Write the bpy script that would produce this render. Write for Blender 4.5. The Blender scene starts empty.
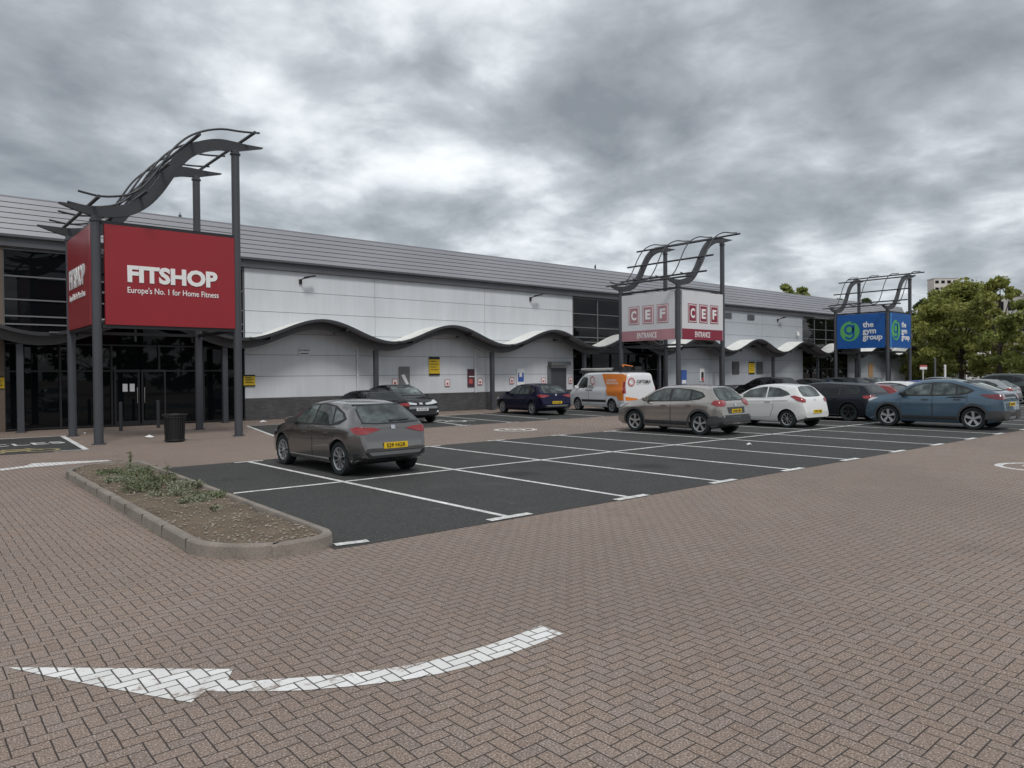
import bpy, bmesh, math, random
import numpy as np
from mathutils import Vector, Matrix
from mathutils.bvhtree import BVHTree
R=math.radians; PI=math.pi
S=bpy.context.scene; COL=S.collection
random.seed(7); RNG=np.random.default_rng(7)

# ------------------------------------------------------------------ materials
def mat(name,base,rough=.6,metal=0,coat=0,ior=1.5,noise=None,bump=None,emit=None,spec=.5):
    m=bpy.data.materials.new(name); m.use_nodes=True; nt=m.node_tree; b=nt.nodes['Principled BSDF']
    b.inputs['Base Color'].default_value=(*base,1); b.inputs['Roughness'].default_value=rough
    b.inputs['Metallic'].default_value=metal; b.inputs['IOR'].default_value=ior
    b.inputs['Coat Weight'].default_value=coat; b.inputs['Coat Roughness'].default_value=.03
    b.inputs['Specular IOR Level'].default_value=spec
    if noise or bump: g=nt.nodes.new('ShaderNodeNewGeometry')
    if noise:   # list of (scale, amount[, stretch])
        src=None; col=None
        for k,n in enumerate(noise):
            mp=nt.nodes.new('ShaderNodeMapping'); nt.links.new(g.outputs['Position'],mp.inputs['Vector'])
            if len(n)>2: mp.inputs['Scale'].default_value=n[2]
            t=nt.nodes.new('ShaderNodeTexNoise'); t.inputs['Scale'].default_value=n[0]; t.inputs['Detail'].default_value=5
            nt.links.new(mp.outputs[0],t.inputs['Vector'])
            r=nt.nodes.new('ShaderNodeMapRange'); r.inputs['From Min'].default_value=.28; r.inputs['From Max'].default_value=.72
            r.inputs['To Min'].default_value=1-n[1]; r.inputs['To Max'].default_value=1+n[1]
            nt.links.new(t.outputs['Fac'],r.inputs['Value'])
            if src is None: src=r.outputs[0]
            else:
                q=nt.nodes.new('ShaderNodeMath'); q.operation='MULTIPLY'; nt.links.new(src,q.inputs[0]); nt.links.new(r.outputs[0],q.inputs[1]); src=q.outputs[0]
        v=nt.nodes.new('ShaderNodeVectorMath'); v.operation='SCALE'; v.inputs[0].default_value=base
        nt.links.new(src,v.inputs['Scale']); nt.links.new(v.outputs[0],b.inputs['Base Color'])
    if bump:
        t=nt.nodes.new('ShaderNodeTexNoise'); t.inputs['Scale'].default_value=bump[0]; t.inputs['Detail'].default_value=4
        nt.links.new(g.outputs['Position'],t.inputs['Vector'])
        bp=nt.nodes.new('ShaderNodeBump'); bp.inputs['Strength'].default_value=bump[1]; bp.inputs['Distance'].default_value=bump[2]
        nt.links.new(t.outputs['Fac'],bp.inputs['Height']); nt.links.new(bp.outputs[0],b.inputs['Normal'])
    if emit: b.inputs['Emission Color'].default_value=(*base,1); b.inputs['Emission Strength'].default_value=emit
    return m

class NT:   # tiny node-math helper
    def __init__(s,nt): s.nt=nt
    def m(s,op,a,b=None,c=None):
        n=s.nt.nodes.new('ShaderNodeMath'); n.operation=op
        for i,v in enumerate((a,b,c)):
            if v is None: continue
            if isinstance(v,(int,float)): n.inputs[i].default_value=v
            else: s.nt.links.new(v,n.inputs[i])
        return n.outputs[0]
    def mix(s,f,a,b,typ='MIX'):
        n=s.nt.nodes.new('ShaderNodeMix'); n.data_type='RGBA'; n.blend_type=typ
        for i,v in ((0,f),(6,a),(7,b)):
            if isinstance(v,(int,float)): n.inputs[i].default_value=v
            elif isinstance(v,tuple): n.inputs[i].default_value=(*v,1)
            else: s.nt.links.new(v,n.inputs[i])
        return n.outputs[2]
    def noise(s,vec,scale,detail=4,rough=.55,dist=0):
        n=s.nt.nodes.new('ShaderNodeTexNoise'); n.inputs['Scale'].default_value=scale; n.inputs['Detail'].default_value=detail
        n.inputs['Roughness'].default_value=rough; n.inputs['Distortion'].default_value=dist
        if vec is not None: s.nt.links.new(vec,n.inputs['Vector'])
        return n.outputs['Fac']
    def rng(s,v,a,b,c,d,smooth=False):
        n=s.nt.nodes.new('ShaderNodeMapRange')
        if smooth: n.interpolation_type='SMOOTHSTEP'
        for i,x in enumerate((a,b,c,d)): n.inputs[i+1].default_value=x
        s.nt.links.new(v,n.inputs[0]); return n.outputs[0]

def paving(name,kind):
    """block paving in herringbone (200 x 100 mm) with open joints; kind 'block' or 'paint'"""
    m=bpy.data.materials.new(name); m.use_nodes=True; nt=m.node_tree; h=NT(nt); b=nt.nodes['Principled BSDF']
    g=nt.nodes.new('ShaderNodeNewGeometry'); sp=nt.nodes.new('ShaderNodeSeparateXYZ'); nt.links.new(g.outputs['Position'],sp.inputs[0])
    w=.0900
    # slight wobble of the courses
    X=h.m('DIVIDE',h.m('ADD',sp.outputs[0],h.m('MULTIPLY',h.m('SUBTRACT',h.noise(g.outputs['Position'],.9,2),.5),.05)),w)
    Y=h.m('DIVIDE',h.m('ADD',sp.outputs[1],h.m('MULTIPLY',h.m('SUBTRACT',h.noise(g.outputs['Position'],.8,2),.5),.05)),w)
    i=h.m('FLOOR',X); j=h.m('FLOOR',Y); fx=h.m('SUBTRACT',X,i); fy=h.m('SUBTRACT',Y,j)
    k=h.m('FLOORED_MODULO',h.m('SUBTRACT',i,j),4)
    is1=h.m('COMPARE',k,1,.1); is2=h.m('COMPARE',k,2,.1); hor=h.m('LESS_THAN',k,1.5)
    uh=h.m('ADD',fx,is1); uv=h.m('ADD',fy,is2)
    u=h.m('ADD',h.m('MULTIPLY',uh,hor),h.m('MULTIPLY',uv,h.m('SUBTRACT',1,hor)))
    v=h.m('ADD',h.m('MULTIPLY',fy,hor),h.m('MULTIPLY',fx,h.m('SUBTRACT',1,hor)))
    d=h.m('MINIMUM',h.m('MINIMUM',u,h.m('SUBTRACT',2,u)),h.m('MINIMUM',v,h.m('SUBTRACT',1,v)))
    bi=h.m('SUBTRACT',i,is1); bj=h.m('SUBTRACT',j,is2)
    cb=nt.nodes.new('ShaderNodeCombineXYZ'); nt.links.new(bi,cb.inputs[0]); nt.links.new(bj,cb.inputs[1]); nt.links.new(hor,cb.inputs[2])
    wn=nt.nodes.new('ShaderNodeTexWhiteNoise'); wn.noise_dimensions='3D'; nt.links.new(cb.outputs[0],wn.inputs['Vector'])
    r=wn.outputs['Value']; rs=nt.nodes.new('ShaderNodeSeparateColor'); nt.links.new(wn.outputs['Color'],rs.inputs[0])
    jn=h.noise(g.outputs['Position'],14,3)
    jw=h.m('ADD',.028,h.m('MULTIPLY',jn,.028))
    joint=h.rng(h.m('SUBTRACT',d,jw),-.018,.022,1,0,True)
    big=h.noise(g.outputs['Position'],.16,5,.6); mid=h.noise(g.outputs['Position'],1.1,5,.65)
    grain=h.noise(g.outputs['Position'],85,3,.9)
    if kind=='block':
        c=h.mix(r,(.250,.181,.138),(.292,.217,.172))
        c=h.mix(h.m('MULTIPLY',rs.outputs[0],.5),c,(.225,.186,.166))
        c=h.mix(h.rng(rs.outputs[1],.86,.97,0,.4),c,(.155,.118,.103))
        c=h.mix(h.rng(big,.42,.66,0,.55,True),c,(.165,.122,.10))
        c=h.mix(h.rng(mid,.5,.78,0,.45,True),c,(.155,.116,.095))
        c=h.mix(h.rng(grain,.54,.64,0,.95),c,(.66,.56,.50))
        c=h.mix(h.rng(grain,.47,.37,0,.9),c,(.075,.055,.046))
        c=h.mix(h.rng(h.noise(g.outputs['Position'],.33,4,.6),.50,.75,0,.22,True),c,(.36,.275,.215))
        c=h.mix(h.rng(h.noise(g.outputs['Position'],.75,7,.7),.57,.70,0,.22),c,(.10,.08,.068))
        # old drips and gum spots
        vo=nt.nodes.new('ShaderNodeTexVoronoi'); vo.inputs['Scale'].default_value=1.3; nt.links.new(g.outputs['Position'],vo.inputs['Vector'])
        c=h.mix(h.rng(vo.outputs['Distance'],.018,.03,.6,0),c,(.11,.1,.098))
        jc=(.040,.031,.027)
        c=h.mix(joint,c,jc)
    else:
        c=h.mix(r,(.70,.69,.67),(.82,.81,.80))
        c=h.mix(h.rng(mid,.5,.72,0,.25,True),c,(.5,.48,.45))
        c=h.mix(h.rng(h.noise(g.outputs['Position'],60,4,.7),.60,.68,0,.7),c,(.33,.28,.25))
        j2=h.rng(h.m('SUBTRACT',d,h.m('MULTIPLY',jw,1.25)),-.018,.03,1,0,True)
        c=h.mix(h.m('MULTIPLY',j2,.97),c,(.06,.05,.042))
        c=h.mix(h.rng(h.noise(g.outputs['Position'],4.5,7,.75),.55,.62,0,.8),c,(.26,.20,.165))
    nt.links.new(c,b.inputs['Base Color']); b.inputs['Roughness'].default_value=.82
    hh=h.m('ADD',h.m('MULTIPLY',h.m('SUBTRACT',1,joint),1),h.m('MULTIPLY',grain,.35))
    hh=h.m('ADD',hh,h.m('MULTIPLY',rs.outputs[2],.35))
    bp=nt.nodes.new('ShaderNodeBump'); bp.inputs['Strength'].default_value=.6; bp.inputs['Distance'].default_value=.004
    nt.links.new(hh,bp.inputs['Height']); nt.links.new(bp.outputs[0],b.inputs['Normal'])
    return m

def asphalt():
    m=bpy.data.materials.new('asphalt'); m.use_nodes=True; nt=m.node_tree; h=NT(nt); b=nt.nodes['Principled BSDF']
    g=nt.nodes.new('ShaderNodeNewGeometry'); P=g.outputs['Position']
    fine=h.noise(P,48,5,.85); mid=h.noise(P,2.2,6,.65); big=h.noise(P,.35,4,.6)
    c=h.mix(h.rng(fine,.35,.68,0,1),(.010,.010,.010),(.078,.077,.074))
    g2=h.noise(P,21,3,.8); g3=h.noise(P,6,4,.7)
    c=h.mix(h.rng(g2,.54,.70,0,.75),c,(.120,.118,.113)); c=h.mix(h.rng(g2,.46,.34,0,.7),c,(.012,.012,.012))
    c=h.mix(h.rng(g3,.52,.68,0,.35),c,(.075,.074,.071))
    c=h.mix(h.rng(mid,.45,.75,0,.5,True),c,(.062,.061,.058))
    oil=nt.nodes.new('ShaderNodeTexVoronoi'); oil.inputs['Scale'].default_value=.36; nt.links.new(P,oil.inputs['Vector'])
    c=h.mix(h.rng(h.m('ADD',oil.outputs['Distance'],h.m('MULTIPLY',mid,.2)),.16,.30,.75,0,True),c,(.012,.012,.013))
    c=h.mix(h.rng(big,.5,.72,0,.5,True),c,(.024,.024,.024))
    vo=nt.nodes.new('ShaderNodeTexVoronoi'); vo.inputs['Scale'].default_value=.9; nt.links.new(P,vo.inputs['Vector'])
    c=h.mix(h.rng(h.noise(P,.55,6,.7),.56,.64,0,.35),c,(.075,.073,.068))
    c=h.mix(h.rng(h.m('ADD',vo.outputs['Distance'],h.m('MULTIPLY',mid,.12)),.08,.13,.55,0),c,(.13,.13,.128))
    nt.links.new(c,b.inputs['Base Color']); b.inputs['Roughness'].default_value=.85
    bp=nt.nodes.new('ShaderNodeBump'); bp.inputs['Strength'].default_value=.5; bp.inputs['Distance'].default_value=.006
    nt.links.new(fine,bp.inputs['Height']); nt.links.new(bp.outputs[0],b.inputs['Normal'])
    return m

def glassmat(name,tint,rough=.03,ior=1.5,bump=0):
    m=mat(name,tint,rough,ior=ior,coat=0,bump=(1.3,.02,.02) if bump else None); return m

def brickmat(name,c1,c2,mortar,bw=.225,bh=.075):
    m=bpy.data.materials.new(name); m.use_nodes=True; nt=m.node_tree; h=NT(nt); b=nt.nodes['Principled BSDF']
    g=nt.nodes.new('ShaderNodeNewGeometry'); sp=nt.nodes.new('ShaderNodeSeparateXYZ'); nt.links.new(g.outputs['Position'],sp.inputs[0])
    cb=nt.nodes.new('ShaderNodeCombineXYZ'); nt.links.new(h.m('ADD',sp.outputs[0],sp.outputs[1]),cb.inputs[0]); nt.links.new(sp.outputs[2],cb.inputs[1])
    t=nt.nodes.new('ShaderNodeTexBrick'); nt.links.new(cb.outputs[0],t.inputs['Vector'])
    t.inputs['Color1'].default_value=(*c1,1); t.inputs['Color2'].default_value=(*c2,1); t.inputs['Mortar'].default_value=(*mortar,1)
    t.inputs['Scale'].default_value=1; t.inputs['Brick Width'].default_value=bw; t.inputs['Row Height'].default_value=bh; t.inputs['Mortar Size'].default_value=.009
    n=h.noise(g.outputs['Position'],1.5,5)
    c=h.mix(h.rng(n,.4,.7,0,.5),t.outputs['Color'],tuple(x*.6 for x in c1))
    nt.links.new(c,b.inputs['Base Color']); b.inputs['Roughness'].default_value=.85
    return m

M={}
M['pave']=paving('herringbone_block','block'); M['pavepaint']=paving('painted_block','paint')
M['asphalt']=asphalt()
M['paint']=mat('road_paint',(.66,.66,.64),.7,noise=[(.9,.16),(22,.35),(6,.22)])
M['yellowpaint']=mat('yellow_paint',(.36,.30,.15),.8,noise=[(14,.25)])
M['kerb']=mat('concrete_kerb',(.235,.205,.175),.9,noise=[(2.5,.22),(45,.2)],bump=(70,.5,.004))
M['jointgrey']=mat('kerb_joint_grey',(.10,.09,.078),.9)
M['soil']=mat('planter_soil',(.15,.112,.078),.95,noise=[(3,.3),(60,.45)],bump=(35,.9,.03))
M['stone']=mat('pebble',(.34,.30,.255),.9,noise=[(9,.35)])
M['leafA']=mat('leaf_planter',(.125,.15,.075),.65,noise=[(5,.4)])
M['leafB']=mat('leaf_grey_green',(.20,.215,.14),.7,noise=[(6,.35)])
M['dry']=mat('dry_twig',(.17,.12,.08),.9)
M['wall']=mat('white_cladding',(.60,.625,.655),.5,noise=[(.45,.06),(1.0,.05,(2,2,.25)),(3,.02,(3,3,.15))])
M['wall2']=mat('grey_cladding',(.40,.425,.46),.5,noise=[(.45,.05),(1.0,.03,(2,2,.25))])
M['joint']=mat('panel_joint',(.13,.135,.14),.8)
M['roof']=mat('roof_cladding',(.30,.305,.33),.42,metal=.15,noise=[(.3,.07)])
M['roofgap']=mat('roof_gap',(.045,.047,.052),.7)
M['dark']=mat('dark_grey_steel',(.040,.042,.047),.42,noise=[(1.1,.12)])
M['mid']=mat('blue_grey_steel',(.060,.063,.074),.45,noise=[(1.1,.1)])
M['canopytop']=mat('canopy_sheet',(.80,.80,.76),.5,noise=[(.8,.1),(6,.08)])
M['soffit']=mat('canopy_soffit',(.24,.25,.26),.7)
M['beam']=mat('canopy_beam_grey',(.085,.088,.094),.5,noise=[(1,.12)]); M['fascia']=mat('fascia_grey',(.085,.088,.098),.45,noise=[(1,.1)])
M['brick']=brickmat('dark_brick',(.055,.055,.06),(.085,.083,.085),(.11,.11,.11))
M['brown']=brickmat('brown_brick',(.16,.105,.08),(.21,.14,.10),(.22,.2,.18))
M['tan']=mat('tan_render',(.115,.088,.07),.8,noise=[(1,.15)])
M['glass']=glassmat('shop_glass',(.004,.005,.006),.02,1.33,bump=1)
M['frame']=mat('dark_frame',(.016,.017,.02),.4)
M['framel']=mat('grey_frame',(.13,.135,.14),.4)
M['interior']=mat('shop_interior',(.02,.02,.022),.8)
M['red']=mat('sign_red',(.285,.018,.026),.38,noise=[(.5,.06)])
M['maroon']=mat('sign_maroon',(.24,.02,.045),.4)
M['paler']=mat('maroon_sky_glare',(.42,.21,.235),.3,noise=[(.6,.2)])  # side board maroon, lightened: sky glare is put into its colour
M['white']=mat('sign_white',(.80,.80,.80),.45)
M['offwhite']=mat('sign_off_white',(.66,.66,.68),.3)
M['blue']=mat('sign_blue',(.006,.095,.36),.35)
M['green']=mat('logo_green',(.10,.42,.12),.4)
M['skyblue']=mat('light_blue',(.06,.28,.62),.4)
M['yellow']=mat('notice_yellow',(.68,.47,.02),.5)
M['black']=mat('black_plastic',(.014,.014,.015),.5)
M['redmark']=mat('notice_red',(.5,.09,.09),.5)
M['posterb']=mat('poster_blue',(.05,.12,.4),.5)
M['posterd']=mat('poster_dark',(.08,.03,.045),.5)
M['posterg']=mat('poster_grey',(.17,.17,.175),.5)
M['orange']=mat('orange_vinyl',(.72,.21,.03),.35)
M['litter']=mat('paper',(.75,.75,.75),.8)
M['bark']=mat('bark',(.10,.08,.062),.9,noise=[(6,.3)],bump=(14,.8,.05))
M['concrete']=mat('pale_concrete',(.42,.41,.39),.85,noise=[(.2,.1)])
M['cream']=mat('cream_render',(.56,.54,.50),.85,noise=[(.15,.1)])
M['tyre']=mat('tyre',(.012,.018,.019),.8)
M['alloy']=mat('alloy',(.55,.56,.57),.32,metal=.75)
M['alloydark']=mat('dark_alloy',(.035,.036,.038),.35,metal=.4)
M['hub']=mat('wheel_well',(.012,.012,.012),.8)
M['carglass']=mat('car_glass',(.065,.080,.077),.02,ior=1.6,noise=[(1.7,.95),(4.5,.8)])
M['carglass2']=mat('car_glass_dark',(.010,.012,.013),.02,ior=1.5,noise=[(3,.6)])
M['tail']=mat('tail_lens',(.27,.010,.014),.12,coat=1)
M['taild']=mat('tail_lens_dark',(.13,.008,.016),.12,coat=1)
M['lens']=mat('clear_lens',(.62,.64,.66),.1,metal=.3,coat=1)
M['plate']=mat('plate_yellow',(.78,.52,.02),.4)
M['platew']=mat('plate_white',(.8,.8,.8),.4)
M['trim']=mat('black_trim',(.022,.022,.024),.5)
M['trimgrey']=mat('grey_trim',(.055,.055,.058),.6)
M['chrome']=mat('chrome',(.75,.75,.76),.15,metal=1)
def leafmat(name,c,c2):
    m=bpy.data.materials.new(name); m.use_nodes=True; nt=m.node_tree; h=NT(nt); b=nt.nodes['Principled BSDF']
    g=nt.nodes.new('ShaderNodeNewGeometry')
    cc=h.mix(h.rng(h.noise(g.outputs['Position'],.8,3),.35,.65,0,1),c,c2)
    cc=h.mix(h.m('MULTIPLY',g.outputs['Random Per Island'],.5),cc,tuple(x*1.7 for x in c2))
    nt.links.new(cc,b.inputs['Base Color']); b.inputs['Roughness'].default_value=.6
    tr=nt.nodes.new('ShaderNodeBsdfTranslucent'); nt.links.new(cc,tr.inputs[0])
    mx=nt.nodes.new('ShaderNodeMixShader'); mx.inputs[0].default_value=.35
    nt.links.new(b.outputs[0],mx.inputs[1]); nt.links.new(tr.outputs[0],mx.inputs[2]); nt.links.new(mx.outputs[0],nt.nodes['Material Output'].inputs[0])
    return m
M['leaf1']=leafmat('leaf_light',(.165,.19,.045),(.28,.29,.075)); M['leaf2']=leafmat('leaf_dark',(.045,.075,.028),(.075,.105,.035))
M['leaf3']=leafmat('leaf_mid',(.13,.165,.04),(.22,.24,.06))
def paint(name,c,metal=.35,rough=.32): return mat(name,c,rough,metal=metal,coat=1 if c[0]>.02 else .12,spec=.5 if c[0]>.02 else .3)

# ------------------------------------------------------------------ mesh helpers
class MB:
    def __init__(s): s.v=[]; s.f=[]; s.mi=[]; s.k=0
    def add(s,vs,fs):
        n=len(s.v); s.v+= [tuple(v) for v in vs]; s.f+=[tuple(n+i for i in f) for f in fs]; s.mi+=[s.k]*len(fs); return s
    def box(s,a,b):
        (x0,y0,z0),(x1,y1,z1)=a,b
        return s.add([(x0,y0,z0),(x1,y0,z0),(x1,y1,z0),(x0,y1,z0),(x0,y0,z1),(x1,y0,z1),(x1,y1,z1),(x0,y1,z1)],
          [(0,3,2,1),(4,5,6,7),(0,1,5,4),(1,2,6,5),(2,3,7,6),(3,0,4,7)])
    def cyl(s,p,r,h,n=16,r2=None):
        r2=r if r2 is None else r2; x,y,z=p
        vs=[(x+r*math.cos(2*PI*i/n),y+r*math.sin(2*PI*i/n),z) for i in range(n)]+[(x+r2*math.cos(2*PI*i/n),y+r2*math.sin(2*PI*i/n),z+h) for i in range(n)]
        return s.add(vs,[(i,(i+1)%n,n+(i+1)%n,n+i) for i in range(n)]+[tuple(range(n-1,-1,-1)),tuple(range(n,2*n))])
    def tube(s,pts,rad,n=8):
        pts=[Vector(p) for p in pts]; rs=rad if isinstance(rad,(list,tuple)) else [rad]*len(pts); vs=[];up=None
        for i,p in enumerate(pts):
            t=(pts[min(i+1,len(pts)-1)]-pts[max(i-1,0)]).normalized()
            a=Vector((0,0,1)) if abs(t.z)<.9 else Vector((1,0,0))
            u=t.cross(a).normalized() if up is None else (up-t*up.dot(t)).normalized(); up=u; w=t.cross(u)
            for k in range(n): c=2*PI*k/n; vs.append(p+(u*math.cos(c)+w*math.sin(c))*rs[i])
        m=len(pts)
        return s.add(vs,[(i*n+k,i*n+(k+1)%n,(i+1)*n+(k+1)%n,(i+1)*n+k) for i in range(m-1) for k in range(n)]+[tuple(range(n-1,-1,-1)),tuple(range((m-1)*n,m*n))])
    def prism(s,poly,z0,z1):
        n=len(poly)
        return s.add([(x,y,z0) for x,y in poly]+[(x,y,z1) for x,y in poly],[(i,(i+1)%n,n+(i+1)%n,n+i) for i in range(n)]+[tuple(range(n-1,-1,-1)),tuple(range(n,2*n))])
    def sheet(s,poly,z): return s.add([(x,y,z) for x,y in poly],[tuple(range(len(poly)))])
    def mesh(s,name,mats,smooth=None):
        me=bpy.data.meshes.new(name); me.from_pydata(s.v,[],s.f)
        if not isinstance(mats,(list,tuple)): mats=[mats]
        for m in mats: me.materials.append(m)
        if len(mats)>1: me.polygons.foreach_set('material_index',s.mi)
        me.update()
        if smooth is not None:
            for p in me.polygons: p.use_smooth=True
            me.set_sharp_from_angle(angle=R(smooth))
        return me
    def build(s,name,mats,parent=None,smooth=None,loc=None,rot=None):
        o=bpy.data.objects.new(name,s.mesh(name,mats,smooth)); COL.objects.link(o); o.parent=parent
        if loc: o.location=loc
        if rot: o.rotation_euler=rot
        return o
def tag(o,label,cat,group=None):
    o['label']=label; o['category']=cat
    if group: o['group']=group
    return o
def st(o,kind='structure'): o['kind']=kind; return o
def thing(name,label,cat,loc=(0,0,0),rz=0,group=None):
    o=bpy.data.objects.new(name,None); COL.objects.link(o); o.location=loc; o.rotation_euler=(0,0,rz); o.empty_display_size=.3
    return tag(o,label,cat,group)
def link(name,me,parent=None,loc=(0,0,0),rot=(0,0,0),scale=(1,1,1)):
    o=bpy.data.objects.new(name,me); COL.objects.link(o); o.parent=parent; o.location=loc; o.rotation_euler=rot; o.scale=scale; return o

_tc={}
def textmesh(txt,w,h,m,bold=0,depth=.01,align='C'):
    """real letters, scaled to w x h, lying in local XY facing +Z, lower left at origin"""
    cu=bpy.data.curves.new('t','FONT'); cu.body=txt; cu.size=1; cu.offset=bold; cu.extrude=.5; cu.resolution_u=3; cu.align_x='CENTER' if align=='C' else 'LEFT'; cu.space_line=.82
    o=bpy.data.objects.new('t',cu); COL.objects.link(o); dg=bpy.context.evaluated_depsgraph_get(); dg.update()
    me=bpy.data.meshes.new_from_object(o.evaluated_get(dg)); bpy.data.objects.remove(o)
    n=len(me.vertices); a=np.zeros(n*3); me.vertices.foreach_get('co',a); a=a.reshape(-1,3)
    mn=a.min(0); mx=a.max(0); a=(a-mn)/(mx-mn)*np.array([w,h,depth]); me.vertices.foreach_set('co',a.ravel())
    me.materials.clear(); me.materials.append(m); me.update(); return me
FRONT=(R(90),0,0)          # text standing up, read from -Y
LEFTF=(R(90),0,R(-90))     # read from -X

# ------------------------------------------------------------------ world, sun, camera
W=bpy.data.worlds.new('World'); S.world=W; W.use_nodes=True; nt=W.node_tree; nt.nodes.clear(); h=NT(nt)
out=nt.nodes.new('ShaderNodeOutputWorld'); tc=nt.nodes.new('ShaderNodeTexCoord'); D=tc.outputs['Generated']
sky=nt.nodes.new('ShaderNodeTexSky'); sky.sky_type='NISHITA'; sky.sun_disc=False
SUN_EL,SUN_AZ=52,200     # azimuth clockwise from +Y
sky.sun_elevation=R(SUN_EL); sky.sun_rotation=R(SUN_AZ)
bg1=nt.nodes.new('ShaderNodeBackground'); nt.links.new(sky.outputs[0],bg1.inputs[0]); bg1.inputs[1].default_value=.08
sx=nt.nodes.new('ShaderNodeSeparateXYZ'); nt.links.new(D,sx.inputs[0])
zz=h.m('MAXIMUM',h.m('ADD',sx.outputs[2],.24),.05)
cb=nt.nodes.new('ShaderNodeCombineXYZ'); nt.links.new(h.m('DIVIDE',sx.outputs[0],zz),cb.inputs[0]); nt.links.new(h.m('DIVIDE',sx.outputs[1],zz),cb.inputs[1])
cb.inputs[2].default_value=3.7
P=cb.outputs[0]
wv=nt.nodes.new('ShaderNodeTexNoise'); wv.inputs['Scale'].default_value=1.6; wv.inputs['Detail'].default_value=3; nt.links.new(P,wv.inputs['Vector'])
wa=nt.nodes.new('ShaderNodeVectorMath'); wa.operation='MULTIPLY_ADD'; nt.links.new(wv.outputs['Color'],wa.inputs[0]); wa.inputs[1].default_value=(.22,.22,.22); nt.links.new(P,wa.inputs[2]); P=wa.outputs[0]
big=h.noise(P,.95,3,.5); med=h.noise(P,2.6,7,.50); fin=h.noise(P,7.5,8,.55)
def billow(n,k): return h.m('MULTIPLY',h.m('SUBTRACT',h.m('ABSOLUTE',h.m('MULTIPLY',h.m('SUBTRACT',n,.5),4)),.42),k)
v=h.m('ADD',h.m('ADD',h.m('MULTIPLY',h.m('SUBTRACT',big,.5),.85),h.m('MULTIPLY',h.m('SUBTRACT',med,.5),1.05)),h.m('MULTIPLY',h.m('SUBTRACT',fin,.5),.55))
v=h.m('ADD',v,billow(h.noise(P,1.7,5,.5),.20))
def blob(d,cosr,amt):
    global v
    n=nt.nodes.new('ShaderNodeVectorMath'); n.operation='DOT_PRODUCT'; nt.links.new(D,n.inputs[0]); n.inputs[1].default_value=d
    v=h.m('ADD',v,h.rng(n.outputs['Value'],cosr,1,0,amt,True))
blob((.641,.661,.39),.95,-.07); blob((.777,.551,.304),.965,-.12); blob((.869,.35,.349),.97,-.08); blob((.58,.76,.30),.985,-.04)
blob((.712,.679,.178),.988,.26); blob((.25,.91,.33),.97,-.08); blob((.15,.978,.146),.98,-.06)
blob((.42,.86,.22),.992,.12); blob((.80,.53,.215),.992,.10); blob((.60,.76,.17),.985,.12); blob((.117,.919,.377),.975,-.10); blob((.05,.97,.22),.98,-.06); blob((.46,.80,.40),.985,.12)
rp=nt.nodes.new('ShaderNodeValToRGB'); nt.links.new(h.m('ADD',v,.44),rp.inputs[0]); e=rp.color_ramp.elements
e[0].position=.02; e[0].color=(.20,.222,.248,1); e[1].position=.95; e[1].color=(.84,.85,.86,1)
for p_,c_ in ((.26,(.30,.328,.358)),(.44,(.43,.465,.495)),(.58,(.60,.635,.665)),(.74,(.76,.79,.81))):
    q=e.new(p_); q.color=(*c_,1)
bg2=nt.nodes.new('ShaderNodeBackground'); nt.links.new(rp.outputs[0],bg2.inputs[0]); bg2.inputs[1].default_value=1.1
mx=nt.nodes.new('ShaderNodeMixShader'); mx.inputs[0].default_value=.95
nt.links.new(bg1.outputs[0],mx.inputs[1]); nt.links.new(bg2.outputs[0],mx.inputs[2]); nt.links.new(mx.outputs[0],out.inputs[0])

sl=bpy.data.lights.new('sun','SUN'); sl.energy=1.35; sl.angle=R(14); sl.color=(1,.965,.92)
so=bpy.data.objects.new('sun',sl); COL.objects.link(so)
sd=Vector((math.sin(R(SUN_AZ))*math.cos(R(SUN_EL)),math.cos(R(SUN_AZ))*math.cos(R(SUN_EL)),math.sin(R(SUN_EL))))
so.rotation_euler=sd.to_track_quat('Z','Y').to_euler(); so.location=(0,-20,40)

cam=bpy.data.cameras.new('camera'); co=bpy.data.objects.new('camera',cam); COL.objects.link(co); S.camera=co
cam.sensor_width=36; cam.lens=733.87/1024*36; cam.clip_end=3000; cam.clip_start=.05
yaw,pit,rol=.7016,-.0134,-.008
Fv=Vector((math.sin(yaw)*math.cos(pit),math.cos(yaw)*math.cos(pit),math.sin(pit))); R0=Vector((math.cos(yaw),-math.sin(yaw),0)); U0=R0.cross(Fv)
Rv=R0*math.cos(rol)+U0*math.sin(rol); Uv=-R0*math.sin(rol)+U0*math.cos(rol)
mw=Matrix((Rv,Uv,-Fv)).transposed().to_4x4(); mw.translation=Vector((-3.7663,-7.3969,1.9064)); co.matrix_world=mw
vs=S.view_settings; vs.view_transform='Standard'; vs.look='None'; vs.exposure=.27; vs.gamma=1
S.render.resolution_x=1024; S.render.resolution_y=768

# ------------------------------------------------------------------ ground
b=MB(); b.sheet([(-600,-600),(900,-600),(900,900),(-600,900)],0); st(b.build('ground',M['pave']))
b=MB(); b.sheet([(-.08,-.01),(.3,-.04),(56,-.12),(56,9.05),(.12,9.0)],.004); st(b.build('parking_asphalt',M['asphalt']))
b=MB(); b.sheet([(5.45,14.75),(56,14.75),(56,20.75),(6.6,20.75)],.004); st(b.build('shopfront_parking_asphalt',M['asphalt']))
b=MB(); b.sheet([(-14,14.7),(.1,14.6),(.55,20.5),(-14,20.5)],.004); st(b.build('motorcycle_bay_asphalt',M['asphalt']))
b=MB(); b.sheet([(60,-30),(75,-30),(75,60),(60,60)],.004); st(b.build('side_road',M['asphalt']))
b=MB(); b.sheet([(-.1,15.62),(5.2,15.78),(5.2,15.86),(-.1,15.70)],.004); st(b.build('drain_channel',M['kerb']))
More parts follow.
